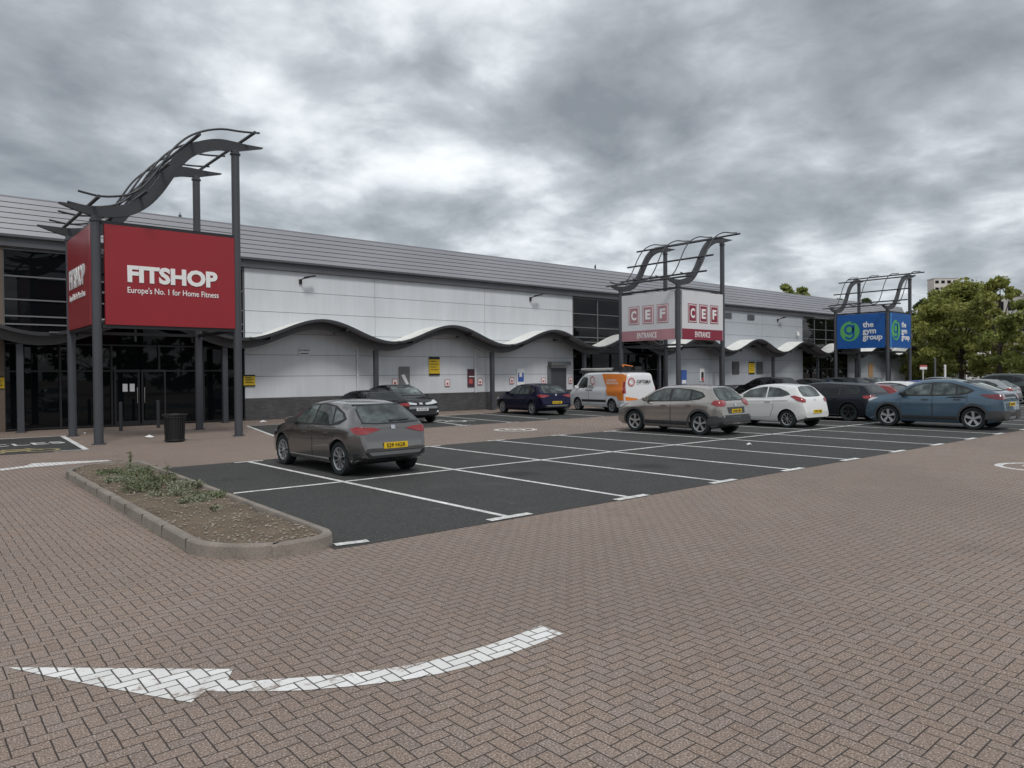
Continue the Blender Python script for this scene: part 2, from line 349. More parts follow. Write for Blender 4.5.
def strip(b,p,q,w,z=.008,jit=0):
    p=Vector(p);q=Vector(q);n=(q-p).normalized();n=Vector((-n.y,n.x))*w/2; N=max(1,int((q-p).length/.5)); 
    for i in range(N):
        a=p+(q-p)*i/N; c=p+(q-p)*(i+1)/N
        b.sheet([(a-n)[:],(c-n)[:],(c+n)[:],(a+n)[:]],z)
F=[(.09,.12),(2.49,.10),(4.85,.02),(7.28,.02),(9.6,.0),(11.98,0),(14.4,.0),(16.75,-.02),(19.15,-.02),(21.5,-.02)]+[(21.5+2.4*i,-.02) for i in range(1,15)]
Mi=[(2.38,4.58),(4.81,4.58),(7.16,4.56),(9.55,4.61),(12.0,4.62),(14.4,4.62)]+[(14.4+2.4*i,4.62) for i in range(1,18)]
B=[(2.27,8.84),(4.7,8.85),(7.13,8.85),(9.47,9.0),(11.95,8.98),(14.2,8.9)]+[(14.2+2.4*i,8.95) for i in range(1,18)]
b=MB(); w=.095
for i in range(1,24):
    f=F[i]; m_=Mi[i-1]; k=B[i-1]
    strip(b,f,m_,w); strip(b,m_,k,w)
    strip(b,(f[0]-.36,f[1]-.03),(f[0]+.36,f[1]-.03),.14,.012)
    strip(b,(k[0]-.32,k[1]),(k[0]+.32,k[1]),.10,.012)
strip(b,(.0,.16),(.38,.09),.13,.012)
strip(b,(.2,4.63),Mi[0],w,.0085)
for i in range(len(Mi)-1): strip(b,(Mi[i][0]+.05,Mi[i][1]),(Mi[i+1][0]-.05,Mi[i+1][1]),w,.0085)
st(b.build('parking_bay_lines',M['paint']))
b=MB()
strip(b,(6.6,20.6),(5.4,14.9),.1); strip(b,(6.7,20.5),(9.9,20.6),.08)
for p,q in (((12.5,14.5),(13.3,18.6)),((14.92,14.72),(15.5,20.6)),((17.3,15.2),(17.9,20.6)),((10.0,14.7),(10.6,20.6)),((7.7,14.7),(8.3,20.6))): strip(b,p,q,.1)
for x in (12.5,14.92,17.3,10): strip(b,(x-.35,14.7),(x+.35,14.7),.1,.012)
strip(b,(10,20.65),(18,20.65),.1,.0085)
for i in range(15): strip(b,(20.3+2.4*i,14.75),(20.8+2.4*i,20.6),.1)
st(b.build('shopfront_bay_lines',M['paint']))
# wheelchair symbol on the shopfront bay
b=MB()
def ring(b,c,r0,r1,a0,a1,n,z,rz=0,sy=1):
    vs=[];k=0
    for i in range(n+1):
        a=a0+(a1-a0)*i/n
        for r in (r0,r1):
            x,y=r*math.cos(a),r*math.sin(a)*sy
            vs.append((c[0]+x*math.cos(rz)-y*math.sin(rz),c[1]+x*math.sin(rz)+y*math.cos(rz),z))
    b.add(vs,[(2*i,2*i+1,2*i+3,2*i+2) for i in range(n)])
ring(b,(13.75,16.9),.33,.46,R(130),R(390),18,.008)
ring(b,(13.7,18.0),0.001,.16,0,2*PI,12,.008)
strip(b,(13.7,17.8),(13.75,17.0),.13,.012); strip(b,(13.75,17.4),(14.15,17.4),.1,.0125); strip(b,(13.75,17.0),(14.2,16.95),.12,.013); strip(b,(14.2,16.95),(14.4,16.45),.12,.014)
st(b.build('disabled_bay_symbol',M['paint']))
# motorcycle bay: outline, lettering, emblem
b=MB(); strip(b,(-14,20.35),(.5,20.4),.1); strip(b,(.46,20.4),(.13,14.65),.14); strip(b,(-.6,14.7),(.1,14.6),.1,.012); st(b.build('motorcycle_bay_lines',M['paint']))
st(link('motorcycle_bay_lettering',textmesh('MOTORCYCLES',6.6,.75,M['paint'],.0,.003),None,(-6.5,17.2,.008),(0,0,R(1))))
b=MB(); 
for cx in (-1.95,-.75): ring(b,(cx,15.35),.30,.40,0,2*PI,20,.008)
strip(b,(-1.95,15.35),(-1.5,15.9),.12,.012); strip(b,(-1.6,15.95),(-.95,15.8),.2,.013); strip(b,(-.75,15.35),(-1.05,16.15),.09,.014); strip(b,(-1.6,15.4),(-1.1,15.45),.3,.0135)
st(b.build('motorcycle_emblem',M['yellowpaint']))
# speed roundels painted on the blocks
for c,rz,nm in (((12.55,11.75),R(45),'speed_roundel'),((13.35,-3.1),R(135),'speed_roundel')):
    b=MB(); ring(b,c,.60,.74,0,2*PI,36,.004); st(b.build(nm,M['pavepaint']))
    o=link('speed_roundel_digit',textmesh('5',.42,.72,M['paint'],.02,.003),None,(c[0]-.21*math.cos(rz)+.36*math.sin(rz),c[1]-.21*math.sin(rz)-.36*math.cos(rz),.004),(0,0,rz)); st(o)
# big painted arrow in front
b=MB()
up=[(-2.09,-2.58),(-1.98,-2.76),(-1.72,-3.0),(-1.32,-3.24),(-.9,-3.34),(-.45,-3.34),(-.05,-3.30)]
lo=[(-2.16,-2.80),(-2.06,-2.93),(-1.82,-3.12),(-1.38,-3.39),(-.9,-3.53),(-.45,-3.56),(-.03,-3.53)]
import importlib
def Gp(x,y,z=0):
    d=Fv+Rv*((x-512)/733.87)-Uv*((y-384)/733.87); t=(z-1.9064)/d.z; return (-3.7663+d.x*t,-7.3969+d.y*t)
UP=[Gp(x,y) for x,y in ((228,681),(262,680.5),(300,678),(345,674.5),(385,669.5),(425,662.5),(460,654),(490,645),(518,635),(541,626))]
LO=[Gp(x,y) for x,y in ((205,692),(262,692),(302,691),(350,687),(395,682),(438,674.5),(475,665.5),(508,655),(536,645),(563,634))]
for i in range(len(UP)-1): b.sheet([LO[i],LO[i+1],UP[i+1],UP[i]],.004)
hd=[Gp(x,y) for x,y in ((8,668),(60,668),(150,669),(233,669.5),(229,678),(228,681),(205,692),(191,703),(172,700),(100,687),(45,676))]
b.sheet(hd,.004); st(b.build('turn_arrow',M['pavepaint']))
b=MB()
C_=[Gp(x,y) for x,y in ((-40,476),(0,469),(25,466),(32,463.5),(75,461.5),(108,460.3))]; C2=[Gp(x,y) for x,y in ((-40,478),(0,471),(25,467.8),(34,467.3),(75,463.8),(112,460.9))]
for i in range(5): b.sheet([C2[i],C2[i+1],C_[i+1],C_[i]],.004)
st(b.build('curved_line',M['pavepaint']))

# ------------------------------------------------------------------ planter island
def rrect(x0,y0,x1,y1,rs,n=8):
    out=[]
    for (cx,cy,sx_,sy_,a0),r in zip(((x1,y1,-1,-1,0),(x0,y1,1,-1,90),(x0,y0,1,1,180),(x1,y0,-1,1,270)),rs):
        for i in range(n+1):
            a=R(a0+90*i/n); out.append((cx+sx_*r+r*math.cos(a),cy+sy_*r+r*math.sin(a)))
    return out
OUT=[(x+(.0 if x<-.6 else (-.20*(1-y/7.5) if y<7.5 else 0))+(.07 if x<-.6 else 0)*max(0,min(1,y/8)),y) for x,y in rrect(-1.36,.05,.27,9.85,(.5,1.3,.95,.40),10)]
def inset(poly,d):
    n=len(poly);o=[]
    for i in range(n):
        p=Vector(poly[i]);a=(Vector(poly[(i+1)%n])-Vector(poly[i-1])).normalized(); o.append((p.x-a.y*d,p.y+a.x*d))
    return o
IN=inset(OUT,.125)
pt=thing('planter_island','raised planting island with rounded concrete kerb between the block paving and the first parking bay','planter',(0,0,0))
rings=[[(x,y,0) for x,y in OUT],[(x,y,.12) for x,y in inset(OUT,.012)],[(x,y,.14) for x,y in inset(OUT,.03)],[(x,y,.14) for x,y in inset(OUT,.112)],[(x,y,.11) for x,y in IN],[(x,y,0) for x,y in IN]]
b=MB(); n=len(OUT)
b.add([v for r in rings for v in r],[(k*n+i,k*n+(i+1)%n,(k+1)*n+(i+1)%n,(k+1)*n+i) for k in range(5) for i in range(n)])
kb=b.build('kerb',M['kerb'],pt,smooth=35)
for y in (1.0,1.95,2.9,3.85,4.8,5.75,6.7,7.65,8.4):
    xl=-1.36+.07*min(1,y/8); xr=.27-.20*max(0,1-y/7.5)
    b=MB(); b.box((xl-.0012,y,0),(xl+.118,y+.006,.1412)); b.build('kerb_joint',M['jointgrey'],kb); b=MB(); b.box((xr-.118,y,0),(xr+.0012,y+.006,.1412)); b.build('kerb_joint',M['jointgrey'],kb)
b=MB(); gx,gy=14,60; vs=[]; 
from mathutils import noise as mn
for j in range(gy+1):
    for i in range(gx+1):
        x=-1.26+1.43*i/gx; y=.15+9.9*j/gy
        vs.append((x,y,.085+.05*mn.noise(Vector((x*2,y*2,0)))+.03*math.sin(PI*i/gx)))
fs=[(j*(gx+1)+i,j*(gx+1)+i+1,(j+1)*(gx+1)+i+1,(j+1)*(gx+1)+i) for j in range(gy) for i in range(gx)]
# keep only cells inside the kerb
def inside(p,poly):
    c=False;n=len(poly)
    for i in range(n):
        (x1,y1),(x2,y2)=poly[i],poly[i-1]
        if (y1>p[1])!=(y2>p[1]) and p[0]<(x2-x1)*(p[1]-y1)/(y2-y1)+x1: c=not c
    return c
mid_=inset(OUT,.07)
fs=[f for f in fs if all(inside(vs[i][:2],mid_) for i in f)]
b.add(vs,fs); b.build('soil',M['soil'],pt,smooth=60)
b=MB()
def pebble(b,c,r):
    vs=[];a=random.random()*6
    for k,(zz_,rr) in enumerate(((-.4,.6),(.1,1),(.55,.65))):
        for i in range(5): t=a+2*PI*i/5; q=rr*r*random.uniform(.75,1.2); vs.append((c[0]+q*math.cos(t),c[1]+q*math.sin(t)*.8,c[2]+zz_*r))
    b.add(vs,[(k*5+i,k*5+(i+1)%5,k*5+5+(i+1)%5,k*5+5+i) for k in range(2) for i in range(5)]+[(10,11,12,13,14)])
for _ in range(1500):
    y=.2+9.6*random.random()**1.5; x=random.uniform(-1.2,.13)
    if inside((x,y),inset(OUT,.16)): pebble(b,(x,y,.098+.05*mn.noise(Vector((x*2,y*2,0)))+.03*math.sin(PI*(x+1.26)/1.43)),random.choice((.006,.008,.01,.013,.018)))
o=st(b.build('pebbles',M['stone'],None),'stuff'); tag(o,'scattered pebbles and bark chips on the planter soil','pebbles')

def leafcloud(c,rad,n,size,rng=RNG,flat=.0,shell=.35):
    """n leaf quads in an ellipsoid, returns (verts, faces)"""
    d=rng.normal(size=(n,3)); d/=np.linalg.norm(d,axis=1)[:,None]; r=(shell+(1-shell)*rng.random(n))[:,None]
    p=np.array(c)+d*r*np.array(rad)
    a=rng.normal(size=(n,3)); a/=np.linalg.norm(a,axis=1)[:,None]; q=np.cross(a,rng.normal(size=(n,3))); q/=np.linalg.norm(q,axis=1)[:,None]
    s=(size*(.6+.8*rng.random(n)))[:,None]; 
    v=np.stack([p-a*s,p+q*s*.5,p+a*s,p-q*s*.5],1).reshape(-1,3)
    return v,(np.arange(n*4).reshape(-1,4))
def leafobj(name,parts,m,parent):
    v=np.concatenate([p[0] for p in parts]); off=0; f=[]
    for p in parts: f.append(p[1]+off); off+=len(p[0])
    f=np.concatenate(f); me=bpy.data.meshes.new(name); me.vertices.add(len(v)); me.vertices.foreach_set('co',v.ravel())
    me.loops.add(f.size); me.loops.foreach_set('vertex_index',f.ravel().astype(np.int32)); me.polygons.add(len(f))
    me.polygons.foreach_set('loop_start',np.arange(0,f.size,4,dtype=np.int32)); me.update(calc_edges=True); me.materials.append(m)
    return link(name,me,parent)
shr=[(-.66,7.9,.26,.08,'A'),(-.15,8.2,.24,.07,'B'),(-.38,7.2,.34,.11,'A'),(-.80,6.7,.24,.09,'B'),(-.38,6.1,.40,.14,'A'),(-.74,5.4,.32,.12,'A'),(-.18,5.1,.28,.12,'B'),(-.56,4.5,.32,.11,'B'),(-.15,3.9,.22,.08,'A'),(-.46,3.7,.22,.08,'B')]
slab=['farthest leafy green shrub in the raised planter, near its rounded far kerb','small grey-green shrub at the far parking side of the planter','dense green shrub just beyond the tall weed in the planter','low grey-green shrub at the outer kerb of the planter','largest dark green shrub in the middle of the planter','green shrub in the planter nearest the driveway kerb, mid length','pale shrub leaning on the parking side kerb of the planter','pale grey-green spreading shrub where the bare soil starts','nearest small green clump against the parking side kerb','thin pale clump nearest to the bare pebbly soil']
for (x,y,r,hh,k),lb in zip(shr,slab):
    t=thing('low_shrub',lb,'shrub',(x,y,.08),0,'low shrubs in the planter')
    parts=[leafcloud((0,0,hh*.55),(r,r*1.15,hh*.8),460,.022)]
    for q in range(7):
        a=random.uniform(0,6.3); parts.append(leafcloud((r*.8*math.cos(a),r*.9*math.sin(a),hh*random.uniform(.3,1.1)),(.12,.12,.06),70,.021,shell=0))
    leafobj('foliage',parts,M['leafA' if k=='A' else 'leafB'],t)
    b=MB()
    for q in range(6): a=random.uniform(0,6.3); b.tube([(0,0,-.02),(r*.4*math.cos(a),r*.4*math.sin(a),hh*.5),(r*.8*math.cos(a),r*.8*math.sin(a),hh*.95)],[.008,.006,.003],5)
    b.build('stems',M['dry'],t)
t=thing('tall_weed','single thin upright weed rising above the shrubs at the far end of the planter','weed',(-.2,8.5,.09))
b=MB(); b.tube([(0,0,-.03),(.01,0,.2),(.0,.01,.34)],[.008,.006,.003],5); b.build('stem',M['dry'],t)
leafobj('foliage',[leafcloud((0,0,z),(.06,.06,.06),22,.025,shell=0) for z in (.10,.17,.24,.32)],M['leafA'],t)
for i,(x,y,lb) in enumerate(((-.5,2.6,'small green weed alone on the bare pebbly soil'),(.02,6.8,'thin dry weed standing by the kerb beside the parking bay'))):
    t=thing('small_weed',lb,'weed',(x,y,.1)); b=MB(); b.tube([(0,0,-.03),(.01,0,.1),(.02,.01,.16+.1*i)],[.005,.004,.002],5); b.build('stem',M['dry'],t)
    leafobj('foliage',[leafcloud((0,0,.06+.08*i),(.12-.05*i,.12-.05*i,.06+.08*i),70,.022,shell=0)],M['leafB'],t)

# ------------------------------------------------------------------ retail building
YW=24.04; P0=-.35; PER=7.03
bd=thing('retail_building','long low grey retail building with white cladding, ribbed metal roof edge and wavy canopy','retail building',(0,YW,0))
def bx(name,a,b_,m,par=bd,sm=None):
    q=MB(); q.box((a[0],a[1]-YW,a[2]),(b_[0],b_[1]-YW,b_[2])); return q.build(name,m,par,smooth=sm)
XE=75.5
# wall panels, real recessed joints
def panels(name,x0,x1,z0,z1,m,seams,zs):
    q=MB(); g=.009; xs=[x0]+[s for s in seams if x0+.3<s<x1-.3]+[x1]; zz=[z0]+[z for z in zs if z0+.1<z<z1-.1]+[z1]
    for i in range(len(xs)-1):
        for j in range(len(zz)-1): q.box((xs[i]+g,0,zz[j]+g),(xs[i+1]-g,.08,zz[j+1]-g))
    o=q.build(name,m,bd); q=MB(); q.box((x0,.03,z0),(x1,.14,z1)); q.build('joint_backing',M['joint'],o)
zs=[1.9,2.84,3.78,4.73,5.67]
seams=[14.15,20.9,27.6,34.6,41.6,48.6]
panels('cladding_wall',7.8,27.65,.95,6.58,M['wall'],seams,zs)
panels('cladding_wall',36.3,54.9,.95,6.58,M['wall2'],seams,[z+.0 for z in zs])
panels('cladding_wall',63.0,XE,.95,6.58,M['wall2'],[69.5],zs)
for x0,x1,m in ((7.8,27.65,'brick'),(36.3,54.9,'brick'),(63.0,XE,'brown')): bx('brick_base',(x0,YW-.03,0),(x1,YW+.12,.935),M[m])
bx('brick_pier',(-1.15,YW-.05,0),(-.72,YW+.12,6.58),M['tan']); bx('cladding_wall',(-20,YW,0),(-1.15,YW+.12,6.58),M['tan'])
bx('end_wall',(XE,YW,0),(XE+.2,YW+40,6.58),M['brown']); bx('end_wall',(-20.2,YW,0),(-20,YW+40,6.58),M['tan'])
# ribbed roof edge: leaning planks with dark gaps, plus the flat roof behind
q=MB(); n=7
for i in range(n):
    z0=6.98+i*.205; y0=-.20+i*.085
    q.add([(-21,y0,z0+.022),(XE+.3,y0,z0+.022),(XE+.3,y0+.075,z0+.200),(-21,y0+.075,z0+.200)],[(0,1,2,3)])
    q.add([(-21,y0,z0+.022),(XE+.3,y0,z0+.022),(XE+.3,y0+.05,z0+.010),(-21,y0+.05,z0+.010)],[(0,1,2,3)])
q.box((-21,.40,8.42),(XE+.3,.60,8.47)); q.box((-21,.55,8.30),(XE+.3,32,8.40)); ro=q.build('roof',M['roof'],bd)
q=MB(); q.add([(-21,-.13,6.98),(XE+.28,-.13,6.98),(XE+.28,.47,8.42),(-21,.47,8.42)],[(0,1,2,3)]); q.build('roof_gap',M['roofgap'],ro)
bx('gutter',(-21,YW-.30,6.90),(XE+.3,YW+.1,6.99),M['fascia']); bx('fascia',(-21,YW-.16,6.58),(XE+.3,YW+.1,6.90),M['fascia'])
# upper glazing and entrance glazing of the three units
def glazing(x0,x1,upper=True):
    bx('window',(x0,YW+.06,3.2),(x1,YW+.10,6.56),M['glass']); q=MB()
    n=max(2,round((x1-x0)/1.95))
    for i in range(n+1): x=x0+(x1-x0)*i/n; q.box((x-.035,0,3.3),(x+.035,.058,6.56))
    for z in (3.84,4.13,4.72,5.55,6.5):
        for i in range(n): a=x0+(x1-x0)*i/n+.035; c=x0+(x1-x0)*(i+1)/n-.035; q.box((a,.01,z-.025),(c,.056,z+.025))
    w_=[o for o in COL.objects if o.name.startswith('window')][-1]; q.build('window_frame',M['framel'],w_)
    # ground floor: glass screen and doors
    bx('shop_window',(x0,YW+.12,.02),(x1,YW+.15,3.15),M['glass']); q=MB(); w2=[o for o in COL.objects if o.name.startswith('shop_window')][-1]
    n=5
    for i in range(n+1): x=x0+(x1-x0)*i/n; q.box((x-.03,.02,.0),(x+.04,.115,3.18))
    for z in (.06,2.15,3.14):
        for i in range(n): a=x0+(x1-x0)*i/n+.04; c=x0+(x1-x0)*(i+1)/n-.04; q.box((a,.04,z-.03),(c,.113,z+.03))
    q.build('window_frame',M['frame'],w2)
    bx('shop_interior',(x0,YW+.17,0),(x1,YW+.22,6.56),M['interior'])
    cx=(x0+x1)/2+.15
    for s in (-1,1):
        d=bx('door',(cx+(.03 if s>0 else -.93),YW+.0,.02),(cx+(.93 if s>0 else -.03),YW+.018,2.2),M['glass']); q=MB()
        a=cx+(.03 if s>0 else -.93); q.box((a,-.03,.02),(a+.07,-.002,2.2)); q.box((a+.83,-.03,.02),(a+.9,-.002,2.2)); q.box((a+.07,-.03,.02),(a+.83,-.002,.2)); q.box((a+.07,-.03,2.1),(a+.83,-.002,2.2)); q.build('door_frame',M['frame'],d)
        q=MB(); hx=cx+s*.13; q.tube([(hx,-.08,.9),(hx,-.08,1.5)],.015); q.build('handle',M['chrome'],d)
glazing(-.72,7.8); glazing(27.65,36.3); glazing(54.9,63.0)
# grey service door and its hood in the white wall
d=bx('service_door',(25.75,YW-.06,0),(27.0,YW-.005,2.25),M['mid']); bx('door_hood',(25.55,YW-.35,2.4),(27.1,YW-.001,2.62),M['framel']); bx('door_post',(25.5,YW-.08,0),(25.74,YW-.002,2.39),M['framel'])
# wavy canopy, one wave per part, with beam and columns
def wz(x): return 3.92-.45*math.cos(2*PI*(x-P0-.6)/PER)
def wave(x0,x1):
    N=28; top=MB()
    xs=[x0+(x1-x0)*i/N for i in range(N+1)]
    vs=[];fs=[]
    for x in xs: z=wz(x); vs+=[(x,-1.40,z),(x,-.005,z+.03),(x,-.005,z-.05),(x,-1.40,z-.07)]
    for i in range(N):
        a=i*4; c=a+4; fs+=[(a,c,c+1,a+1),(a+3,a+2,c+2,c+3)]
    top.add(vs,[]); top.f+=[f for i,f in enumerate(fs)]; top.mi+=[i%2 for i in range(len(fs))]
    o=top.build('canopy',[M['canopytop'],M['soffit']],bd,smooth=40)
    q=MB(); vs=[];fs=[]
    for x in xs: z=wz(x); vs+=[(x,-1.45,z+.025),(x,-1.402,z+.025),(x,-1.402,z-.10),(x,-1.45,z-.10)]
    for i in range(N): a=i*4;c=a+4; fs+=[(a,a+3,c+3,c),(a,c,c+1,a+1),(a+3,a+2,c+2,c+3),(a+1,c+1,c+2,a+2)]
    q.add(vs,fs); q.build('canopy_edge',M['dark'],o,smooth=40)
    q=MB(); vs=[];fs=[]
    for x in xs:
        z=wz(x)-.08; vs+=[(x,-.86,z),(x,-.74,z),(x,-.74,z-.33),(x,-.86,z-.33)]
    for i in range(N): a=i*4;c=a+4; fs+=[(a,a+3,c+3,c),(a,c,c+1,a+1),(a+3,a+2,c+2,c+3),(a+1,c+1,c+2,a+2)]
    q.add(vs,fs); q.build('canopy_beam',M['beam'],o,smooth=40)
    q=MB()
    for f_ in (.25,.75):
        x=x0+(x1-x0)*f_; z=wz(x)-.11
        q=MB(); q.box((x-.04,-1.38,z-.14),(x+.04,-.87,z-.012)); q.build('canopy_bracket',M['dark'],o)
        q=MB(); q.box((x-.04,-.73,z-.2),(x+.04,-.02,z-.012)); q.build('canopy_bracket',M['dark'],o)
for k in range(-3,10): wave(P0+k*PER,P0+(k+1)*PER)
wave(P0+10*PER,XE)
for k in range(-1,11):
    x=P0+k*PER; q=MB(); q.box((x-.10,-.89,0),(x+.10,-.71,wz(x)-.44)); q.box((x-.16,-.95,0.0),(x+.16,-.65,.02)); q.build('canopy_column',M['mid'],bd)
    q=MB(); q.box((x+.80,-1.54,3.47),(x+1.08,-1.455,3.52)); q.build('canopy_light',M['framel'],bd)
for k in (2,3): x=P0+k*PER; bx('downpipe',(x-.62,YW-.10,.94),(x-.5,YW-.004,3.3),M['wall'])
# faint lettering on the shop window
o=link('window_lettering',textmesh('LIVE FITNESS',2.9,.38,mat('faint_vinyl',(.012,.012,.011),.15),.0,.004),[o for o in COL.objects if o.name.startswith('shop_window')][0],(-.15,.113,2.42),FRONT)
# shop window notices
for i,(x,z) in enumerate(((3.05,1.35),(3.3,1.35))): 
    q=MB(); q.box((x,-.045,z),(x+.17,-.035,z+.3)); q.build('door_notice',M['offwhite'],bd)

def wallthing(name,label,cat,x,z,w_,hh,m,y=YW-.03,th=.02,group=None):
    t=thing(name,label,cat,(x,y,z),0,group); q=MB(); q.box((-w_/2,-th,-hh/2),(w_/2,0,hh/2)); q.build('board',m,t); return t
def part_box(t,name,a,c,m): q=MB(); q.box(a,c); return q.build(name,m,t)
def notice(x,z,w_,hh,label,big=True):
    t=wallthing('notice_board',label,'notice board',x,z,w_,hh,M['yellow'])
    part_box(t,'header',(-w_/2,-.024,hh*.37),(w_/2,-.021,hh/2),M['black']); part_box(t,'footer',(-w_/2,-.024,-hh/2),(w_/2,-.021,-hh*.40),M['black'])
    for k in range(4): part_box(t,'text_line',(-w_*.36,-.024,hh*(.24-.15*k)),(w_*(.36 if k%2 else .2),-.0215,hh*(.24-.15*k)+.03),M['black'])
    return t
notice(7.98,1.72,.5,.5,'small yellow and black notice on white wall just right of the red sign tower')
notice(17.55,2.35,.66,.95,'tall yellow parking notice with black top, between two posters on the white wall')
notice(47.05,2.25,.8,.95,'distant yellow notice between two grey louvres on the grey wall')
notice(-.93,1.75,.4,.5,'yellow notice at the far left edge on the tan pier')
t=wallthing('small_plaque','small white and dark text plaque high on white wall under the first full wave','plaque',10.5,2.98,.55,.30,M['offwhite'])
link('lettering',textmesh('NO PARKING',.48,.08,M['black'],.02,.003),t,(-.24,-.021,.04),FRONT); part_box(t,'text_line',(-.2,-.024,-.09),(.2,-.0215,-.05),M['black'])
def redsquare(x,z,label):
    t=wallthing('fire_point_sign',label,'sign',x,z,.32,.36,M['white'],group='small red bordered signs on the wall')
    for a,c in (((-.16,-.18),(-.13,.18)),((.13,-.18),(.16,.18)),((-.13,.15),(.13,.18)),((-.13,-.18),(.13,-.15))): part_box(t,'red_border',(a[0],-.024,a[1]),(c[0],-.0215,c[1]),M['redmark'])
    part_box(t,'red_mark',(-.06,-.024,-.1),(.06,-.0215,.02),M['redmark'])
for x,z,lb in ((15.2,1.55,'small white sign with red border left of the grey poster, above the black crossover'),(18.35,1.48,'small red bordered sign below the tall yellow notice'),(20.5,1.53,'small red bordered sign right beside the dark red poster'),(22.75,1.55,'small red bordered sign left of the blue and white poster'),(25.15,1.52,'small red bordered sign left of the grey service door'),(27.38,1.52,'small red bordered sign right of the grey service door')): redsquare(x,z,lb)
t=wallthing('poster','grey poster with white diagonal figure above the black crossover','poster',15.75,1.85,.62,.95,M['posterg']); 
b=MB(); b.add([(-.2,-.023,.05),(.0,-.023,.1),(.25,-.023,-.4),(.1,-.023,-.42)],[(0,3,2,1)]); b.build('picture',M['white'],t)
t=wallthing('poster','dark red photo poster left of the third canopy column','poster',19.95,1.72,.56,.95,M['posterd']); part_box(t,'picture',(-.2,-.024,.05),(.2,-.0215,.1),M['white']); part_box(t,'picture',(-.2,-.024,-.3),(.05,-.0215,-.05),M['redmark'])
t=wallthing('poster','white and blue poster right of the third canopy column','poster',23.4,1.75,.56,.95,M['white']); part_box(t,'picture',(-.2,-.024,-.28),(.24,-.0215,.24),M['posterb']); part_box(t,'picture',(-.1,-.026,.0),(.1,-.0245,.3),M['white'])
t=wallthing('poster','blue and white poster behind the front pole of the white sign tower','poster',38.5,1.6,.6,1.0,M['posterb']); part_box(t,'picture',(-.25,-.024,-.45),(.25,-.0215,-.2),M['white'])
t=wallthing('poster','white sign with dark figure and red mark behind the white sign tower','poster',40.6,1.75,.55,.9,M['white']); part_box(t,'picture',(-.1,-.024,-.4),(.2,-.0215,.2),M['black']); part_box(t,'picture',(.0,-.026,-.45),(.22,-.0245,-.2),M['redmark'])
t=wallthing('poster','faded orange poster on the brown end of the building behind the blue sign tower','poster',67.6,2.0,.9,1.3,mat('faded_orange',(.45,.27,.14),.6))
for x,lb in ((44.9,'louvre left of the distant yellow notice'),(48.2,'louvre right of the distant yellow notice')):
    t=wallthing('wall_louvre','grey '+lb,'louvre',x,2.25,.9,.95,M['mid'])
    for k in range(6): part_box(t,'slat',(-.42,-.045,-.42+.15*k),(.42,-.022,-.36+.15*k),M['framel'])
for x,lb in ((43.9,'nearer small grey air grille high on the grey wall right of the white sign tower'),(47.0,'farther small grey air grille high on the grey wall')):
    t=wallthing('air_grille',lb,'air grille',x,6.15,.95,.42,M['framel'],group='air grilles below the gutter')
    for k in range(4): part_box(t,'slat',(-.42,-.035,-.17+.1*k),(.42,-.022,-.13+.1*k),M['mid'])
def flood(x,z,lb):
    t=thing('floodlight',lb,'floodlight',(x,YW,z),0,'floodlights on the wall'); b=MB(); b.tube([(0,-.01,.05),(.0,-.30,.10)],.03); b.tube([(0,-.30,.10),(.25,-.42,.16)],.022); b.build('arm',M['black'],t)
    b=MB(); b.box((.05,-.52,.10),(.55,-.34,.17)); b.build('lamp',M['black'],t,rot=(0,R(-12),0)); b=MB(); b.box((-.06,-.08,-.12),(.06,-.005,.1)); b.build('bracket',M['black'],t)
flood(10.35,6.15,'black bracketed floodlight high on the white wall above the first wave'); flood(24.2,6.2,'black floodlight high on the white wall left of the upper windows'); flood(50.9,6.1,'small black floodlight on the grey wall before the blue sign tower')
t=thing('security_camera','small white camera on the grey wall beside the far upper windows','camera',(53.9,YW,5.15)); b=MB(); b.cyl((0,-.12,-.22),.14,.3,10,.1); b.build('housing',M['white'],t); b=MB(); b.box((-.05,-.12,.08),(.05,0,.16)); b.build('bracket',M['white'],t)
for x,hh,lb in ((30.9,.55,'thin aerial mast on the roof left of the white sign tower'),(5.6,.42,'thin aerial mast on the roof right behind the red sign tower')):
    t=thing('roof_aerial',lb,'aerial',(x,YW+1.2,8.40)); b=MB(); b.tube([(0,0,0),(.04 if x>9 else 0,0,hh)],.018,6); b.build('mast',M['mid'],t); b=MB(); b.box((-.06,-.02,hh-.3),(.06,.02,hh-.1)); b.build('head',M['mid'],t)
# small bits of litter
def litter(x,y,sz,lb):
    t=MB(); N=9; vs=[(random.uniform(.6,1)*sz*math.cos(2*PI*i/N),random.uniform(.4,.7)*sz*math.sin(2*PI*i/N),random.uniform(0,.35)*sz) for i in range(N)]+[(0,0,sz*.6)]
    t.add(vs,[(i,(i+1)%N,N) for i in range(N)]); tag(t.build('litter',M['litter'],loc=(x,y,.006)),lb,'litter')
litter(2.35,17.4,.17,'crumpled white paper on the paving left of the litter bin'); litter(1.2,20.9,.08,'small white scrap behind the left sign pole'); litter(7.9,22.3,.15,'white scrap by the dark brick base'); litter(15.6,9.3 if 0 else 7.9,.0001 or .1,'x') if 0 else None
q=Gp(640,427); litter(3.6,19.0,.07,'tiny white scrap right behind the litter bin')
q=Gp(749,445); litter(q[0],q[1],.10,'small white paper scrap on asphalt in front of the white car')
q=Gp(162,429); 

